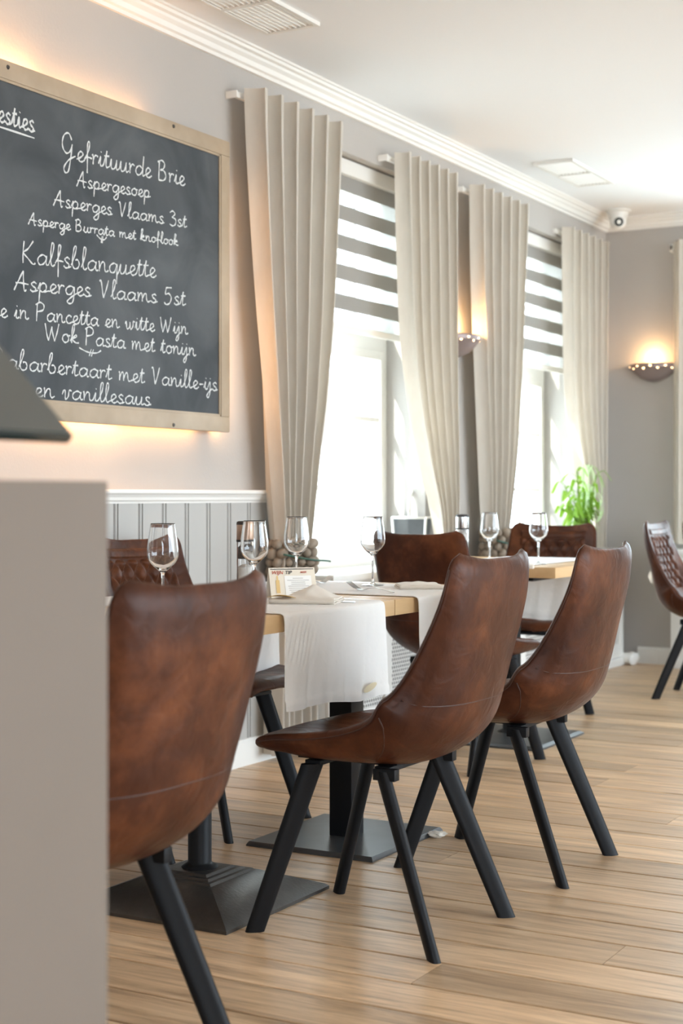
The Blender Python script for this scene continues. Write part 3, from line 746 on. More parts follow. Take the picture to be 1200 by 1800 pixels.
# ------------------------------------------------------------------ ceiling things
def troffer(label, X0, X1, Y0, Y1):
    cx, cyy = (X0 + X1) / 2, (Y0 + Y1) / 2; hx, hy = (X1 - X0) / 2, (Y1 - Y0) / 2
    t = thing('ceiling_grille', label, 'ceiling grille', (cx, cyy, ZC), 0, 'louvred ceiling grilles')
    bm = bmesh.new(); fr = .016
    for d in ((-hx, -hx + fr, -hy, hy), (hx - fr, hx, -hy, hy), (-hx + fr, hx - fr, -hy, -hy + fr), (-hx + fr, hx - fr, hy - fr, hy), (-hx + fr, hx - fr, -fr / 2, fr / 2)): box(bm, *d, -.014, -.0002)
    bmo('grille_frame', bm, M['white'], t)
    boxo('backing', (-hx + .005, hx - .005, -hy + .005, hy - .005, -.002, -.0008), mat('grille_backing', (.26, .24, .19), .8), t)
    n = 9; fin = None
    for a, b in ((-hy + fr, -fr / 2), (fr / 2, hy - fr)):
        for i in range(n):
            x = -hx + fr + (2 * hx - 2 * fr) * (i + .5) / n
            if fin is None:
                L = b - a; w_ = .0075
                vs = [(-w_, -L / 2, -.004), (w_, -L / 2, -.004), (0, -L / 2, -.012), (-w_, L / 2, -.004), (w_, L / 2, -.004), (0, L / 2, -.012)]
                fin = bpy.data.meshes.new('louvre'); fin.from_pydata(vs, [], [(0, 2, 1), (3, 4, 5), (0, 3, 5, 2), (1, 2, 5, 4), (0, 1, 4, 3)]); fin.materials.append(M['white'])
            o = bpy.data.objects.new('louvre', fin); C.objects.link(o); o.parent = t; o.location = (x, (a + b) / 2, 0)
    return t
troffer('white louvred ceiling grille above the chalkboard side, nearest the camera', -2.90, -2.68, 4.0, 4.62)
troffer('white louvred ceiling grille near the security camera', -2.88, -2.67, 7.09, 7.71)
t = thing('security_camera', 'white dome security camera on the ceiling in the room corner', 'camera', (-2.93, 8.52, ZC))
bmo('mount', lathe([(0, 0), (.075, 0), (.077, -.008), (.060, -.014), (.052, -.05), (.048, -.055), (0, -.055)], 28), M['white'], t, smooth=35)
bm = bmesh.new(); bmesh.ops.create_uvsphere(bm, u_segments=24, v_segments=16, radius=.048); bmesh.ops.translate(bm, verts=bm.verts, vec=(.004, -.008, -.066)); bmo('eyeball', bm, M['white'], t, smooth=True)
bm = lathe([(0, .0), (.018, .0), (.020, .004), (.026, .0), (.026, -.01)], 24)
q = Vector((.40, -.85, -.2)).normalized().to_track_quat('Z', 'Y').to_matrix()
bmesh.ops.rotate(bm, verts=bm.verts, matrix=q); bmesh.ops.translate(bm, verts=bm.verts, vec=Vector((.004, -.008, -.066)) + q @ Vector((0, 0, .046)))
bmo('lens', bm, M['lens'], t, smooth=40)

# ================================================================== CHAIRS
SK = [  # t, x, z, half width, wrap, thickness
 (0.0, -.292, .860, .204, .022, .020), (.11, -.272, .77, .209, .024, .032), (.23, -.247, .67, .214, .042, .040), (.35, -.216, .565, .219, .070, .052),
 (.44, -.180, .502, .230, .084, .064), (.53, -.118, .459, .232, .070, .062), (.65, -.025, .449, .228, .042, .056), (.78, .085, .449, .228, .022, .050),
 (.90, .175, .453, .222, .010, .040), (.96, .225, .448, .212, .004, .032), (1.0, .252, .432, .196, 0, .024)]
NS, NU = 80, 40
def sk(t):
    return lerp(SK, t)
def inner(t, u):
    x, z, hw, wr, th = sk(t)
    e = .002; a = sk(max(0, t - e)); b = sk(min(1, t + e)); tx, tz = b[0] - a[0], b[1] - a[1]; l = math.hypot(tx, tz); nx, nz = -tz / l, tx / l
    # rounded outline at both ends
    r1, r2 = .055, .10
    if t < r1: hw -= .034 * (1 - math.sqrt(max(0, 1 - (1 - t / r1) ** 2)))
    if t > 1 - r2: hw -= .085 * (1 - math.sqrt(max(0, 1 - (1 - (1 - t) / r2) ** 2)))
    au = abs(u); k_ = au ** 2.6 * wr
    p = Vector((x + nx * k_, u * hw, z + nz * k_))
    if t < .25: p.z += .006 * (au ** 3) * (1 - t / .25)
    if t > .8: p.z -= .018 * au ** 2 * ((t - .8) / .2) ** 2
    if .5 < t < .95: p.z -= .006 * math.sin((t - .5) / .45 * PI) * (1 - au ** 2)
    return p, Vector((nx, 0, nz)), th
def ugrid(j): return math.sin((j / NU - .5) * PI) * .35 + (2 * j / NU - 1) * .65
IN = [[inner(i / NS, ugrid(j)) for j in range(NU + 1)] for i in range(NS + 1)]
def gn(i, j):
    a = IN[min(i + 1, NS)][j][0] - IN[max(i - 1, 0)][j][0]; b = IN[i][min(j + 1, NU)][0] - IN[i][max(j - 1, 0)][0]
    n = b.cross(a).normalized() * -1
    if n.dot(IN[i][j][1]) < 0: n = -n
    return n
def shell_mesh(i0, i1, name):
    vs = []; ids = {}; fs = []
    def V(p): vs.append(p); return len(vs) - 1
    for i in range(i0, i1 + 1):
        for j in range(NU + 1):
            p, nn, th = IN[i][j]; n = gn(i, j); u = abs(ugrid(j))
            edge = max(0, (u - .8) / .2); end = 0
            if i < 4: end = (4 - i) / 4
            if i > NS - 5: end = (i - (NS - 5)) / 5
            f = max(edge, end)
            tt = th * (1 - .45 * f ** 2)
            # puffed rim
            pin = p + n * (.004 * (1 - f)) ; pout = p - n * tt
            ids[(i, j, 0)] = V(pin); ids[(i, j, 1)] = V(pout)
            if j in (0, NU) or i in (0, NS):
                s = Vector((0, 0, 0))
                if j == 0: s += Vector((0, -1, 0))
                if j == NU: s += Vector((0, 1, 0))
                if i == 0: s += (IN[0][j][0] - IN[1][j][0]).normalized()
                if i == NS: s += (IN[NS][j][0] - IN[NS - 1][j][0]).normalized()
                s.normalize()
                for q_, (fa, fb) in enumerate(((.2, .55), (.5, .75), (.8, .55))):
                    ids[(i, j, 2 + q_)] = V(pin.lerp(pout, fa) + s * tt * .42 * fb)
    for i in range(i0, i1):
        for j in range(NU):
            fs.append((ids[i, j, 0], ids[i, j + 1, 0], ids[i + 1, j + 1, 0], ids[i + 1, j, 0]))
            fs.append((ids[i, j, 1], ids[i + 1, j, 1], ids[i + 1, j + 1, 1], ids[i, j + 1, 1]))
    def strip(a, b):
        for x, y in ((0, 2), (2, 3), (3, 4), (4, 1)): fs.append((ids[(*a, x)], ids[(*a, y)], ids[(*b, y)], ids[(*b, x)]))
    for i in range(i0, i1): strip((i, 0), (i + 1, 0)); strip((i + 1, NU), (i, NU))
    if i0 == 0:
        for j in range(NU): strip((0, j + 1), (0, j))
    if i1 == NS:
        for j in range(NU): strip((NS, j), (NS, j + 1))
    bm = bmesh.new(); bv = [bm.verts.new(v) for v in vs]
    for f in fs: bm.faces.new([bv[k_] for k_ in f])
    bmesh.ops.recalc_face_normals(bm, faces=bm.faces[:])
    me = bpy.data.meshes.new(name); bm.to_mesh(me); bm.free(); me.materials.append(M['leather'])
    for p in me.polygons: p.use_smooth = True
    return me
SEAM = int(NS * .50)
def sample(tf, u):
    p, nn, th = inner(tf, u); d = .004
    a = inner(min(1, tf + d), u)[0] - inner(max(0, tf - d), u)[0]; b = inner(tf, min(1, u + .01))[0] - inner(tf, max(-1, u - .01))[0]
    n = b.cross(a).normalized()
    if n.dot(nn) < 0: n = -n
    return p, n, th
def chair_proto(label, loc, rz):
    t = thing('dining_chair', label, 'chair', loc, rz, 'brown leather dining chairs')
    link('backrest', shell_mesh(0, SEAM, 'backrest'), None, t); link('seat', shell_mesh(SEAM, NS, 'seat'), None, t)
    # quilted panel on the front of the back
    nu, nv = 64, 88
    vs = []; fs = []
    t0, t1 = .040, .40
    arc = [0]
    for j in range(nv): 
        a = sk(t0 + (t1 - t0) * j / nv); b = sk(t0 + (t1 - t0) * (j + 1) / nv); arc.append(arc[-1] + math.hypot(a[0] - b[0], a[1] - b[1]))
    for i in range(nu + 1):
        for j in range(nv + 1):
            tf = t0 + (t1 - t0) * j / nv; u = (2 * i / nu - 1) * (.80 - .10 * j / nv)
            p, n, th = sample(tf, u)
            a = p.y / .062; b = (arc[j]) / .082
            h_ = min(1, (abs(math.cos(PI * (a + b))) * abs(math.cos(PI * (a - b)))) ** .6 * 1.15)
            band = j / nv < .10
            if band: h_ = .75
            eu = min(1, (1 - abs(2 * i / nu - 1)) * 12); ev = min(1, min(j, nv - j) / 4); e2 = 1 if band else min(1, (j / nv - .10) * 25)
            hh = -.003 + .017 * (h_ * e2) * math.sqrt(max(0, min(eu, ev)))
            vs.append(p + n * (.004 + hh))
    for i in range(nu):
        for j in range(nv): fs.append((i * (nv + 1) + j, i * (nv + 1) + j + 1, (i + 1) * (nv + 1) + j + 1, (i + 1) * (nv + 1) + j))
    pyd('quilted_panel', vs, fs, M['leather'], t, True)
    # seams: across the back, down each side
    bm = bmesh.new()
    pts = []
    for k_ in range(25):
        u = -.97 + 1.94 * k_ / 24; p, n, th = sample(.352 + .02 * abs(u) ** 2, u); e_ = max(0, (abs(u) - .8) / .2)
        pts.append(p - n * (th * (1 - .45 * e_ ** 2) - .0008))
    tube(bm, pts, .0016, 6)
    for s in (-1, 1):
        pts = []
        for k_ in range(9):
            u = s * (1 - .35 * k_ / 8); p, n, th = sample(.50 + .11 * (1 - abs(u)) / .35, u); e_ = max(0, (abs(u) - .8) / .2)
            pts.append(p - n * (th * (1 - .45 * e_ ** 2) - .0008) + (Vector((0, s * .006, 0)) if k_ == 0 else Vector()))
        tube(bm, pts, .0016, 6)
        pts = []
        for k_ in range(50):
            tf = .04 + .9 * k_ / 49; p, n, th = sample(tf, s); pts.append(p - n * th * .28 + Vector((0, s * th * .2, 0)))
        tube(bm, pts, .0013, 6)
    bmo('seam', bm, M['seam'], t, smooth=True)
    # frame
    bm = bmesh.new()
    box(bm, -.095, .165, -.11, .11, .392, .402, bev=.002)
    box(bm, .085, .125, -.145, .145, .384, .396, bev=.002); box(bm, -.095, -.055, -.145, .145, .384, .396, bev=.002)
    bmo('seat_frame', bm, M['black'], t, smooth=30)
    for s in (-1, 1):
        boxo('bracket', (-.115, -.060, s * .150 - .012, s * .150 + .012, .368, .394), M['black'], t, .002, mtx=None)
    for fx, fy in ((.228, -.197), (.228, .197), (-.228, -.197), (-.228, .197)):
        tx = .105 if fx > 0 else -.075; ty = math.copysign(.145, fy)
        r = Vector((fx, fy, 0)).normalized(); q_ = Vector((-r.y, r.x, 0))
        vs = []; n = 16
        for k_ in range(7):
            f = k_ / 6; c = Vector((fx + (tx - fx) * f, fy + (ty - fy) * f, .388 * f)); a = .0225 + .004 * f; b = .0125 + .001 * f
            for m_ in range(n):
                an = 2 * PI * m_ / n; ca, sa = math.cos(an), math.sin(an)
                vs.append(c + r * a * math.copysign(abs(ca) ** .75, ca) + q_ * b * math.copysign(abs(sa) ** .75, sa))
        fs = [(k_ * n + m_, k_ * n + (m_ + 1) % n, (k_ + 1) * n + (m_ + 1) % n, (k_ + 1) * n + m_) for k_ in range(6) for m_ in range(n)] + [tuple(range(n))[::-1], tuple(range(6 * n, 7 * n))]
        pyd('leg', vs, fs, M['black'], t, 40)
    return t
ch = chair_proto('brown leather chair in full view before the round runner-draped near table, second from the counter', (-1.652, 3.14, 0), PI)
ch['label'] = 'brown leather chair with its whole seat and four legs showing, middle of the near row'
dup(ch, (-1.655, 1.985, 0), PI, 'largest brown leather chair, back to the camera, partly hidden by the counter')
dup(ch, (-1.638, 3.85, 0), PI + R(1.5), 'brown leather chair at the far end of the near row, right of the middle one')
dup(ch, (-2.675, 3.19, 0), R(-5), 'brown chair across the table, hidden behind the counter except a black foot')
dup(ch, (-2.645, 3.87, 0), R(-3), 'brown chair with quilted back against the panelled wall across the near table')
dup(ch, (-2.40, 5.21, 0), R(79), 'dark brown chair seen from behind in front of the near window')
dup(ch, (-2.61, 6.40, 0), R(-90), 'quilted brown chair facing the camera at the far table below the plant')
dup(ch, (-2.09, 7.48, 0), R(2), 'quilted brown chair standing alone at the right edge by the back wall')
dup(ch, (-2.09, 8.15, 0), R(0), 'brown chair cut by the right frame edge, behind the lone quilted chair')

# ================================================================== TABLES
ZT = .73
def top(t, x0, x1, y0, y1):
    cx, cyy = (x0 + x1) / 2, (y0 + y1) / 2
    n = 4
    for i in range(n):
        a = -(x1 - x0) / 2 + (x1 - x0) * i / n; b = a + (x1 - x0) / n
        boxo('tabletop_stave', (a + .0002, b - .0002, y0 - cyy, y1 - cyy, ZT - .041, ZT), M['oak'], t, .002)
def square_loft(bm, levels):
    rings = [[bm.verts.new((sx * a, sy * b, z)) for sx, sy in ((-1, -1), (1, -1), (1, 1), (-1, 1))] for a, b, z in levels]
    for A, B in zip(rings, rings[1:]):
        for k_ in range(4): bm.faces.new((A[k_], A[(k_ + 1) % 4], B[(k_ + 1) % 4], B[k_]))
    bm.faces.new(rings[0]); bm.faces.new(rings[-1])
tA = thing('pedestal_table', 'oak table nearest the counter on a pyramid-shaped cast iron foot', 'table', (-2.155, 3.12, 0), 0, 'oak pedestal tables')
top(tA, -2.50, -1.815, 2.76, 3.513)
bm = bmesh.new(); square_loft(bm, [(.236, .236, 0), (.236, .236, .008), (.228, .228, .014), (.105, .105, .062), (.100, .100, .062), (.094, .094, .067), (.082, .082, .067), (.076, .076, .072), (.064, .064, .072), (.058, .058, .077), (.03, .03, .079)])
bmo('base', bm, M['iron'], tA, smooth=25)
bmo('column', lathe([(0, .078), (.046, .079), (.040, .084), (.032, .088), (.0295, .092), (.0295, .66), (0, .66)], 28), M['black'], tA, smooth=35)
boxo('top_plate', (-.16, .16, -.16, .16, .66, ZT - .041), M['black'], tA, .004)
tB = thing('pedestal_table', 'oak table pushed against the near one, on a square post and flat steel plate', 'table', (-2.155, 3.87, 0), 0, 'oak pedestal tables')
top(tB, -2.50, -1.815, 3.517, 4.20)
for o in tB.children: o.location.y += (3.517 + 4.20) / 2 - 3.87
for o in tA.children:
    if o.name.startswith('tabletop'): o.location.y += (2.76 + 3.513) / 2 - 3.12
bm = bmesh.new(); square_loft(bm, [(.205, .222, 0), (.205, .222, .004), (.200, .217, .012), (.198, .215, .014)]); 
bmo('base_plate', bm, M['plate'], tB, smooth=20)
boxo('column', (-.037, .037, -.037, .037, .012, .67), M['black'], tB, .003)
bm = lathe([(0, .02), (.045, .02), (.056, .0145)], 4); 
boxo('top_plate', (-.16, .16, -.16, .16, .66, ZT - .041), M['black'], tB, .004)
tC = thing('pedestal_table', 'oak table further back by the window wall on a wide flat foot', 'table', (-2.45, 5.80, 0), 0, 'oak pedestal tables')
top(tC, -2.80, -2.09, 5.38, 6.20)
for o in tC.children: o.location.y -= .01
bm = bmesh.new(); square_loft(bm, [(.22, .255, 0), (.22, .255, .008), (.205, .24, .016), (.06, .06, .03)]); bmo('base_plate', bm, M['plate'], tC, smooth=20)
bmo('column', lathe([(0, .02), (.06, .03), (.038, .04), (.036, .66), (0, .66)], 28), M['black'], tC, smooth=35)
boxo('top_plate', (-.16, .16, -.16, .16, .66, ZT - .041), M['black'], tC, .004)

# ------------------------------------------------------------------ table runners
stain = mat('runner_cloth', (.72, .69, .65), .85, sheen=.3, var=(.68, .65, .61), scale=6)
def runner(label, axis, c, hwid, e0, e1, z0, z1, seed, wr=0):
    # cloth over the table between edges e0 and e1 (along axis), hanging down to z0 and z1
    rnd = random.Random(seed); r = .012; g = .006; zz = ZT + .003
    L0, L1 = zz - z0, zz - z1; Lm = e1 - e0; tot = L0 + Lm + L1
    def fn(u, v):
        s = u * tot; w_ = (v * 2 - 1) * hwid
        if s < L0:
            d = L0 - s; a = e0 - g - r * (1 - math.exp(-d / .008)) ; z = zz - r * (1 - math.exp(-d / .02)) - max(0, d - r) ; dn = d; sg = -1
        elif s < L0 + Lm:
            a = e0 - g + (s - L0) / Lm * (Lm + 2 * g); z = zz; dn = 0; sg = 0
        else:
            d = s - L0 - Lm; a = e1 + g + r * (1 - math.exp(-d / .008)); z = zz - r * (1 - math.exp(-d / .02)) - max(0, d - r); dn = d; sg = 1
        f = min(1, dn / .22)
        fold = .007 * f * (math.sin(w_ * 22 + seed) + .5 * math.sin(w_ * 47 + seed * 2 + dn * 7)) + .0012 * f * math.sin(w_ * 120 + dn * 30)
        a += sg * (abs(fold) * .9 + .006 * f)
        if sg: z += .004 * f * math.sin(w_ * 20 + seed) - .022 * f * (v - .5) * wr; a += sg * (.0022 if dn > (L1 if sg > 0 else L0) - .02 else 0)
        ww = w_ * (1 + .02 * f) - .006 * f * wr
        if wr and sg > 0:
            b_ = math.exp(-((v - .13) / .11) ** 2) * math.exp(-((dn - .075) / .05) ** 2)
            a += .0035 * b_ * math.sin(w_ * 330 + dn * 190 + 2 * math.sin(dn * 40))
        return (a, c + ww, z) if axis == 'x' else (c + ww, a, z)
    o = sheet('table_runner', fn, 190, 110 if wr else 60, .0022, M['cloth'])
    tag(o, label, 'table runner', 'white table runners')
    return o
yA0, _ = on_x(-1.81, 492); yA1, _ = on_x(-1.81, 668)
rA = runner('white cloth runner hanging from the near oak table behind the middle chair seat', 'x', (yA0 + yA1) / 2, (yA1 - yA0) / 2, -2.50, -1.815, .50, .505, 3, 1)
yB0, _ = on_x(-1.81, 728)
rB = runner('white cloth runner of the second near table, half hidden by the middle chair back', 'x', yB0 + .235, .235, -2.50, -1.815, .44, .50, 8)
rC = runner('white cloth runner laid lengthwise on the far table by the window wall', 'y', -2.43, .20, 5.37, 6.19, .50, .46, 5)
# hem bands and the beige stain near the hem
YS, ZS_ = on_x(-1.785, 646, 1208)
# (a flat printed patch sits just off the cloth)
bm = bmesh.new(); vs = [bm.verts.new((-1.7775, YS + .034 * math.cos(a * PI / 10), ZS_ + .009 * math.sin(a * PI / 10) + .006 * math.cos(a * PI / 10))) for a in range(20)]; bm.faces.new(vs)
pt = bmo('stain_patch', bm, mat('stain_beige', (.74, .64, .44), .9), rA)

# ------------------------------------------------------------------ glassware
def glass_proto(label, loc):
    t = thing('wine_glass', label, 'wine glass', loc, 0, 'empty wine glasses')
    P = [(0, .0), (.033, .0), (.0335, .0012), (.030, .0025), (.012, .005), (.005, .010), (.0036, .022), (.0034, .06), (.0036, .082), (.006, .090), (.014, .097),
         (.026, .108), (.0345, .120), (.0372, .132), (.0365, .150), (.0325, .180), (.0292, .203), (.0287, .2045), (.0280, .203), (.0312, .180), (.0352, .150), (.0358, .132), (.0330, .121), (.0245, .110), (.012, .100), (0, .0965)]
    pr = [(p.x, p.y) for p in cr([(a, b, 0) for a, b in P], 2)]
    pr = [(max(0, a), b) for a, b in pr]; pr[0] = (0, 0); pr[-1] = (0, .0965)
    bmo('glass_body', lathe(pr, 36), M['glass'], t, smooth=True)
    return t
ZR = ZT + .0045
def tp(f, px): p = (px - 600) / F_PX; return (f * (CS * p - SN), f * (CS + SN * p))
g1 = glass_proto('wine glass standing just above the back of the largest chair', (*tp(3.58, 286), ZT))
for f, px, z, lab in ((3.98, 447, ZT, 'wine glass in front of the salt and pepper mill'), (4.42, 521, ZR, 'wine glass right behind the folded menu card'),
                      (4.50, 655, ZR, 'wine glass beside the fork and flat napkin on the near table'), (6.02, 860, ZT, 'left wine glass of the pair on the far table'), (5.98, 946, ZT, 'right wine glass of the pair on the far table')):
    x, y = tp(f, px)
    dup(g1, (x, y, z + .0003), 0, lab)
g1.location.z = ZT + .0003
# mills
def mill_proto(label, loc):
    t = thing('pepper_mill', label, 'pepper mill', loc, 0, 'salt and pepper mills')
    bmo('base_ring', lathe([(0, 0), (.0255, 0), (.0262, .003), (.0262, .010), (0, .010)], 28), M['ink'], t, smooth=35)
    bmo('acrylic_body', lathe([(.0245, .010), (.0255, .011), (.0255, .135), (.0245, .136), (.0225, .136), (.0225, .011), (.0245, .010)], 28), M['glass'], t, smooth=35)
    bmo('salt_fill', lathe([(0, .012), (.0218, .012), (.0218, .062), (.01, .069), (0, .07)], 24), M['salt'], t, smooth=50)
    bmo('divider', lathe([(0, .086), (.0218, .086), (.0218, .09), (0, .09)], 24), M['ink'], t, smooth=35)
    bmo('pepper_fill', lathe([(0, .0905), (.0216, .0905), (.0216, .120), (.012, .127), (0, .128)], 24), M['pepper'], t, smooth=50)
    bmo('middle_ring', lathe([(0, .136), (.0262, .136), (.0264, .1375), (.0264, .142), (0, .142)], 28), M['ink'], t, smooth=35)
    bmo('cap', lathe([(0, .142), (.0255, .142), (.0258, .144), (.0258, .186), (0, .186)], 28), M['copper'], t, smooth=35)
    bmo('top_ring', lathe([(0, .186), (.0262, .186), (.0264, .188), (.025, .194), (.02, .1965), (0, .197)], 28), M['ink'], t, smooth=35)
    return t
x, y = tp(4.46, 431)
mp_ = mill_proto('salt and pepper mill with copper cap on the near table', (x, y, ZT))
x, y = tp(6.10, 812)
m2 = dup(mp_, (x, y, ZT), 0, 'pale pepper mill on the far table, behind the dark chair back')
for c_ in m2.children:
    if c_.name.startswith('cap'): c_.data = c_.data.copy(); c_.data.materials.clear(); c_.data.materials.append(M['steel'])
    if c_.name.startswith('pepper_fill'): c_.data = c_.data.copy(); c_.data.materials.clear(); c_.data.materials.append(M['salt'])

# ------------------------------------------------------------------ menu card tent
x, y = on_z(ZT, 512, 1053)
t = thing('menu_card', 'beige tent-folded menu card headed WIJNTIP on the near table', 'menu card', (x, y, ZT + .0045), R(29.3 + 16))
hw, hh, dp = .062, .078, .034
vs = [(-hw, -dp, 0), (hw, -dp, 0), (hw, 0, hh), (-hw, 0, hh), (-hw, dp, 0), (hw, dp, 0)]
o = pyd('card', vs, [(0, 1, 2, 3), (3, 2, 5, 4)], M['card'], t); md = o.modifiers.new('thickness', 'SOLIDIFY'); md.thickness = .0012
bm = bmesh.new(); 
o = pyd('side_flap', [(hw - .001, -dp + .001, 0), (hw - .001, dp - .001, 0), (hw - .001, 0, hh - .001)], [(0, 1, 2)], M['card'], t)
slant = math.atan2(dp, hh)
def on_card(name, u0, u1, v0, v1, m, off=.0011):
    L = math.hypot(dp, hh); n = Vector((0, -hh, dp)).normalized()
    def P(u, v): return Vector((u, -dp + dp * v / L, hh * v / L)) + n * off
    return pyd(name, [P(u0, v0), P(u1, v0), P(u1, v1), P(u0, v1)], [(0, 1, 2, 3)], m, t)
on_card('paper_panel', -.022, .050, .006, .062, M['paper'])
on_card('header_stripe', -.058, .058, .0795, .0815, M['ink'])
bt = bmesh.new()
rnd = random.Random(2)
L_ = math.hypot(dp, hh); n_ = Vector((0, -hh, dp)).normalized()
for k_ in range(8):
    v = .054 - k_ * .0055; w_ = rnd.uniform(.018, .030)
    if k_ == 0: w_ = .014
    vs = [bt.verts.new(Vector((a, -dp + dp * b / L_, hh * b / L_)) + n_ * .0013) for a, b in ((.014 - w_, v), (.014 + w_, v), (.014 + w_, v + .0016), (.014 - w_, v + .0016))]
    bt.faces.new(vs)
bmo('print_lines', bt, M['ink_grey'], t)
on_card('bottle_print', -.046, -.036, .014, .050, M['gold']); on_card('bottle_print', -.043, -.039, .050, .062, M['gold'])
def text(s, size, u, v, m):
    c = bpy.data.curves.new('lettering', 'FONT'); c.body = s; c.size = size; c.extrude = .0001; c.shear = .25; c.offset = .0002
    tmp = bpy.data.objects.new('tmp', c); me = bpy.data.meshes.new_from_object(tmp); bpy.data.objects.remove(tmp); me.materials.clear()
    o = link('lettering', me, m, t); o['kind'] = 'stuff'
    o.location = Vector((u, -dp + dp * v / L_, hh * v / L_)) + n_ * .0014
    o.rotation_euler = (R(90) - slant, 0, 0); return o
text('WIJN', .0135, -.056, .0665, M['ink_red']); text('TIP', .0135, -.020, .0665, M['ink']); text('MEER', .007, .022, .069, M['ink_red'])

# ------------------------------------------------------------------ napkins
def napkin(label, loc, rz, a, b, h, peak, group='folded linen napkins', lining=False):
    t = thing('napkin', label, 'napkin', loc, rz, group)
    for k_ in range(3):
        def fn(u, v, k_=k_):
            x = (u - .5) * a * (1 - .03 * k_); y_ = (v - .5) * b * (1 - .05 * k_)
            e = 1 - max(abs(2 * u - 1), abs(2 * v - 1)) ** 10
            z = .0015 + k_ * h + (h * .35 * e) + (peak * max(0, 1 - abs(u - .52) * 2.4) * (v ** .8) if k_ == 2 else 0) + .0008 * math.sin(u * 17 + v * 9 + k_)
            return (x, y_, z)
        sheet('fold', fn, 26, 16, h * .8, M['napkin'], t)
    # rolled front fold
    bm = bmesh.new(); n = 20
    tube(bm, [(-a / 2 + a * i / n, -b / 2 + .002, h * 1.45 + .0008 * math.sin(i)) for i in range(n + 1)], h * 1.35, 10)
    for v in bm.verts: v.co.y += 0
    bmo('rolled_edge', bm, M['napkin'], t, smooth=True)
    if lining:
        def fn(u, v): return (-a / 2 - .003 + .075 * u * (1 - .5 * v), -b / 2 - .012 + .05 * v, h * 3.3 + .007 * math.sin(u * PI) * (1 - v) + .001)
        sheet('golden_lining', fn, 12, 8, .001, M['gold'], t)
    return t
x, y = on_z(ZT, 540, 1062)
napkin('beige napkin with a raised fold on the near runner, before the menu card', (x + .0, y, ZR), R(29.3 - 12), .165, .13, .0045, .030, lining=True)
x, y = on_z(ZT, 735, 1036)
napkin('flat white napkin on the near table behind the fork', (x, y, ZR), R(29.3 + 4), .125, .15, .0042, .003)
x, y = tp(5.62, 905)
napkin('white napkin on the far table between the two glasses', (x, y, ZR), R(20), .14, .12, .005, .004)

# ------------------------------------------------------------------ cutlery
def fork(label, p0, p1, z, group='forks on the near table'):
    p0, p1 = Vector((*p0, 0)), Vector((*p1, 0)); d = p1 - p0; L = .195
    t = thing('fork', label, 'fork', (p0.x, p0.y, z), math.atan2(d.y, d.x), group)
    bm = bmesh.new()
    # handle
    def ribbon(pts, ws, th=.0018):
        vs = []
        for (x_, z_), w_ in zip(pts, ws):
            vs.append([bm.verts.new((x_, s * w_, z_ + q_ * th / 2)) for s, q_ in ((-1, -1), (1, -1), (1, 1), (-1, 1))])
        for A, B in zip(vs, vs[1:]):
            for k_ in range(4): bm.faces.new((A[k_], A[(k_ + 1) % 4], B[(k_ + 1) % 4], B[k_]))
        bm.faces.new(vs[0]); bm.faces.new(vs[-1])
    ribbon([(.045, .006), (.056, .003), (.07, .004), (.09, .009), (.12, .012), (.16, .008), (.19, .0035), (L, .003)], [.010, .011, .006, .0028, .0026, .004, .0062, .004])
    for k_ in range(4):
        yy_ = -.0083 + k_ * .00553; pts = [(0, .024), (.015, .017), (.03, .010), (.046, .006)]
        tube(bm, [(a, yy_, b) for a, b in pts], [.0009, .0013, .0014, .0015], 6)
    bmo('fork_body', bm, M['steel'], t, smooth=40)
    return t
a = on_z(ZT, 612, 1040); b = on_z(ZT, 728, 1049)
fork('steel fork with tines raised beside the flat napkin', a, b, ZR)
a = on_z(ZT, 583, 1027); b = on_z(ZT, 540, 1031)
fork('steel fork behind the menu card, tines upwards', a, b, ZR)
a = on_z(ZT, 624, 1062)
t = thing('table_knife', 'steel table knife under the beige napkin, its tip showing at the runner edge', 'knife', (*a, ZR), R(29.3 + 170))
boxo('blade', (0, .10, -.009, .009, .0005, .002), M['steel'], t, .0006); boxo('handle', (.10, .20, -.007, .007, .0, .006), M['steel'], t, .002)

# scrap on the floor by the plate
x, y = on_z(0, 768, 1472)
bm = bmesh.new(); bmesh.ops.create_icosphere(bm, subdivisions=3, radius=.022)
for v in bm.verts: v.co *= 1 + .45 * noise.noise(v.co * 90); v.co.z = v.co.z * .42 + .010; v.co.x *= 1.3
tag(bmo('paper_scrap', bm, M['napkin'], None, smooth=50), 'small crumpled cream scrap on the floor by the steel foot plate', 'paper scrap').location = (x, y, .0)

# ------------------------------------------------------------------ sill things
Yl_, _ = on_x(-3.17, 726)
t = thing('hooped_basket', 'white metal basket with a hoop handle on the near window ledge', 'basket', (-3.17, Yl_, .685), R(12))
bm = bmesh.new(); a0, a1 = .066, .080
for (x0, x1, y0_, y1_) in ((-1, -1, -1, 1), (1, 1, -1, 1), (-1, 1, -1, -1), (-1, 1, 1, 1)):
    vs = [bm.verts.new((x0 * a0, y0_ * a0, 0)), bm.verts.new((x1 * a0, y1_ * a0, 0)), bm.verts.new((x1 * a1, y1_ * a1, .215)), bm.verts.new((x0 * a1, y0_ * a1, .215))]; bm.faces.new(vs)
bm.faces.new([bm.verts.new((sx * a0, sy * a0, 0)) for sx, sy in ((-1, -1), (1, -1), (1, 1), (-1, 1))])
bmesh.ops.remove_doubles(bm, verts=bm.verts[:], dist=1e-5)
o = bmo('basket_body', bm, M['plate'], t); md = o.modifiers.new('thickness', 'SOLIDIFY'); md.thickness = .003
bm = bmesh.new()
for sy in (-1, 1):
    for sx in (-1, 1): tube(bm, [(sx * a0, sy * a0, 0.004), (sx * a1, sy * a1, .217)], .006, 8)
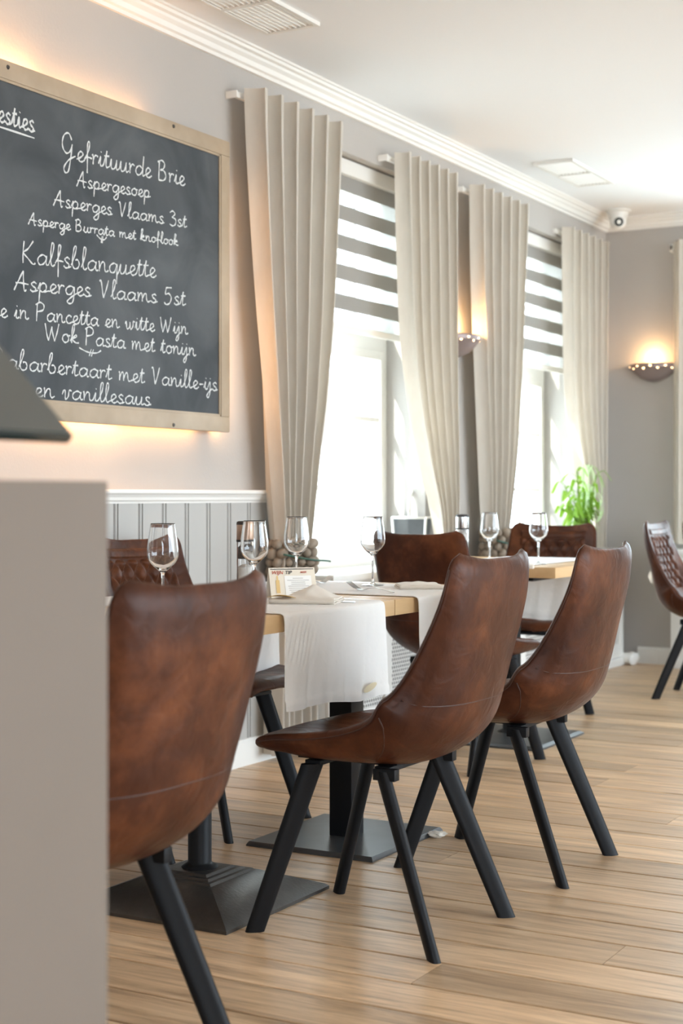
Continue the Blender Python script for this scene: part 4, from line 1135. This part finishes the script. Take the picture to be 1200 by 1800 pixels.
for s in (-1, 1): tube(bm, [(s * a1, -a1, .215), (s * a1, a1, .215)], .006, 8); tube(bm, [(-a1, s * a1, .215), (a1, s * a1, .215)], .006, 8)
bmo('rim_frame', bm, M['white'], t, smooth=True)
bm = bmesh.new(); tube(bm, [(0, a1 * math.cos(PI * i / 20), .215 + .12 * math.sin(PI * i / 20) ** .7) for i in range(21)], .008, 8); bmo('hoop_handle', bm, M['white'], t, smooth=True)

# plant in a glass vase
Yp, _ = on_x(-2.99, 1022)
t = thing('potted_plant', 'leafy green plant in a glass vase on the far window ledge', 'plant', (-2.99, Yp, .69))
bmo('vase', lathe([(0, .0), (.045, 0), (.05, .004), (.055, .10), (.062, .20), (.060, .20), (.053, .10), (.047, .008), (0, .006)], 28), M['glass'], t, smooth=40)
rnd = random.Random(11)
def blade(pts, w0, name, m, parent):
    pts = cr(pts, 5); vs = []; fs = []; n = len(pts)
    for i, p in enumerate(pts):
        tt_ = (pts[min(i + 1, n - 1)] - pts[max(i - 1, 0)]).normalized(); s = tt_.cross(Vector((.3, .2, 1)))
        if s.length < .1: s = Vector((1, 0, 0))
        s.normalize(); ww = w0 * math.sin(PI * min(1, .12 + .88 * (1 - i / (n - 1)))) ** .6 + .0004; nn = tt_.cross(s)
        vs += [p - s * ww, p + nn * ww * .25, p + s * ww]
    for i in range(n - 1): fs += [(3 * i, 3 * i + 1, 3 * i + 4, 3 * i + 3), (3 * i + 1, 3 * i + 2, 3 * i + 5, 3 * i + 4)]
    return pyd(name, vs, fs, m, parent, True)
for k_ in range(13):
    an = rnd.uniform(0, 2 * PI); bm = bmesh.new(); tx, ty = rnd.uniform(-.05, .10), rnd.uniform(-.34, .08); hgt = rnd.uniform(.22, .46)
    pts = cr([(.02 * math.cos(an), .02 * math.sin(an), .01), (.3 * tx, .3 * ty, .18), (tx, ty, hgt)], 6)
    tube(bm, pts, .0035, 6); st = bmo('stem', bm, M['leaf'], t, smooth=True)
    for q_ in range(9):
        p = pts[min(len(pts) - 1, 4 + q_)]; an = rnd.uniform(0, 2 * PI); L = rnd.uniform(.05, .10)
        d = Vector((math.cos(an), math.sin(an), 0)) * L; d.x = max(d.x, -.1)
        blade([p, p + d * .5 + Vector((0, 0, .02)), p + d + Vector((0, 0, -.02 - .03 * rnd.random()))], .011, 'leaf', M['leaf'], st)
for k_ in range(9):
    an = rnd.uniform(-PI / 2, PI / 2) if k_ > 3 else (PI / 2 + rnd.uniform(-.5, .2)); L = rnd.uniform(.10, .17); hgt = rnd.uniform(.34, .50)
    d = Vector((math.cos(an) * .8, math.sin(an), 0)) * L
    blade([(0, 0, .05), d * .25 + Vector((0, 0, hgt * .75)), d * .6 + Vector((0, 0, hgt)), d * 1.05 + Vector((0, 0, hgt * .86)), d * 1.15 + Vector((0, 0, hgt * .62)), d * .9 + Vector((0, 0, hgt * .48))], .008, 'strap_leaf', M['leaf_pale'], t)

# ------------------------------------------------------------------ counter and till screen
tcx = thing('service_counter', 'plain taupe counter end at the left frame edge', 'counter', (-1.25, .35, 0))
fC = 1.60; pC = (190 - 600) / F_PX
Xc = fC * (CS * pC - SN); Yc = fC * (CS + SN * pC); Zc = 1 + (HZ - 846) * fC / F_PX
boxo('side_panel', (Xc - .018 + 1.25, Xc + 1.25, -.9 - .35, Yc - .35, 0, Zc), M['counter'], tcx, .002)
boxo('counter_body', (Xc - .50 + 1.25, Xc - .019 + 1.25, -.9 - .35, Yc - .02 - .35, .0, Zc - .03), M['counter'], tcx, .003)
boxo('end_panel', (Xc - .50 + 1.25, Xc - .019 + 1.25, Yc - .019 - .35, Yc - .35, .0, Zc), M['counter'], tcx, .002)
Xt, Yt = tp(1.60, 131); zt0 = 1 + (HZ - 767) * 1.60 / F_PX
t = thing('till_screen', 'dark grey touch screen tilted back above the taupe counter', 'screen', (Xt, Yt, Zc - .03))
Lm = Matrix.Translation((0, 0, zt0 - Zc + .03)) @ Matrix.Rotation(R(-45.5), 4, 'Y')
bm = bmesh.new(); box(bm, -.012, 0, -.42, 0, 0, .26, bev=.003, mtx=Lm); bmo('screen_case', bm, M['lens'], t, smooth=30)
bm = bmesh.new(); box(bm, .0002, .0012, -.417, -.003, .004, .257, mtx=Lm); bmo('display', bm, M['screen'], t)
bm = bmesh.new(); box(bm, -.19, -.05, -.30, -.14, 0, .012, bev=.003); tube(bm, [(-.12, -.22, .01), (-.11, -.22, .12), (-.10, -.22, zt0 - Zc + .12)], .018, 12); bmo('stand', bm, M['lens'], t, smooth=35)

# ================================================================== OUTSIDE
struct(boxo('ground_outside', (-40, XW - T - .02, -12, 40, -.30, -.15), M['concrete']))
struct(boxo('ground_garden', (XR + .3, 25, -12, 20, -.30, -.15), M['concrete']))
h = thing('neighbour_house', 'pale brick house across the street, washed out through the near window', 'house', (-20, 26, -.15))
boxo('wall_front', (-3, 0, -9, 6, 0, 3.2), M['brick'], h)
pyd('roof', [(.4, -9.4, 3.2), (.4, 6.4, 3.2), (-3.4, 6.4, 3.2), (-3.4, -9.4, 3.2), (-1.5, -9.4, 4.8), (-1.5, 6.4, 4.8)], [(0, 1, 5, 4), (2, 3, 4, 5), (1, 2, 5), (3, 0, 4), (0, 3, 2, 1)], M['rooftile'], h)
for k_ in range(5):
    o = boxo('window', (0, .06, -7.8 + k_ * 2.9, -6.4 + k_ * 2.9, 1.0, 2.5), M['white'], h)
    boxo('window_glass', (.05, .07, -7.7 + k_ * 2.9, -7.13 + k_ * 2.9, 1.08, 2.42), M['lens'], o); boxo('window_glass', (.05, .07, -7.07 + k_ * 2.9, -6.5 + k_ * 2.9, 1.08, 2.42), M['lens'], o)
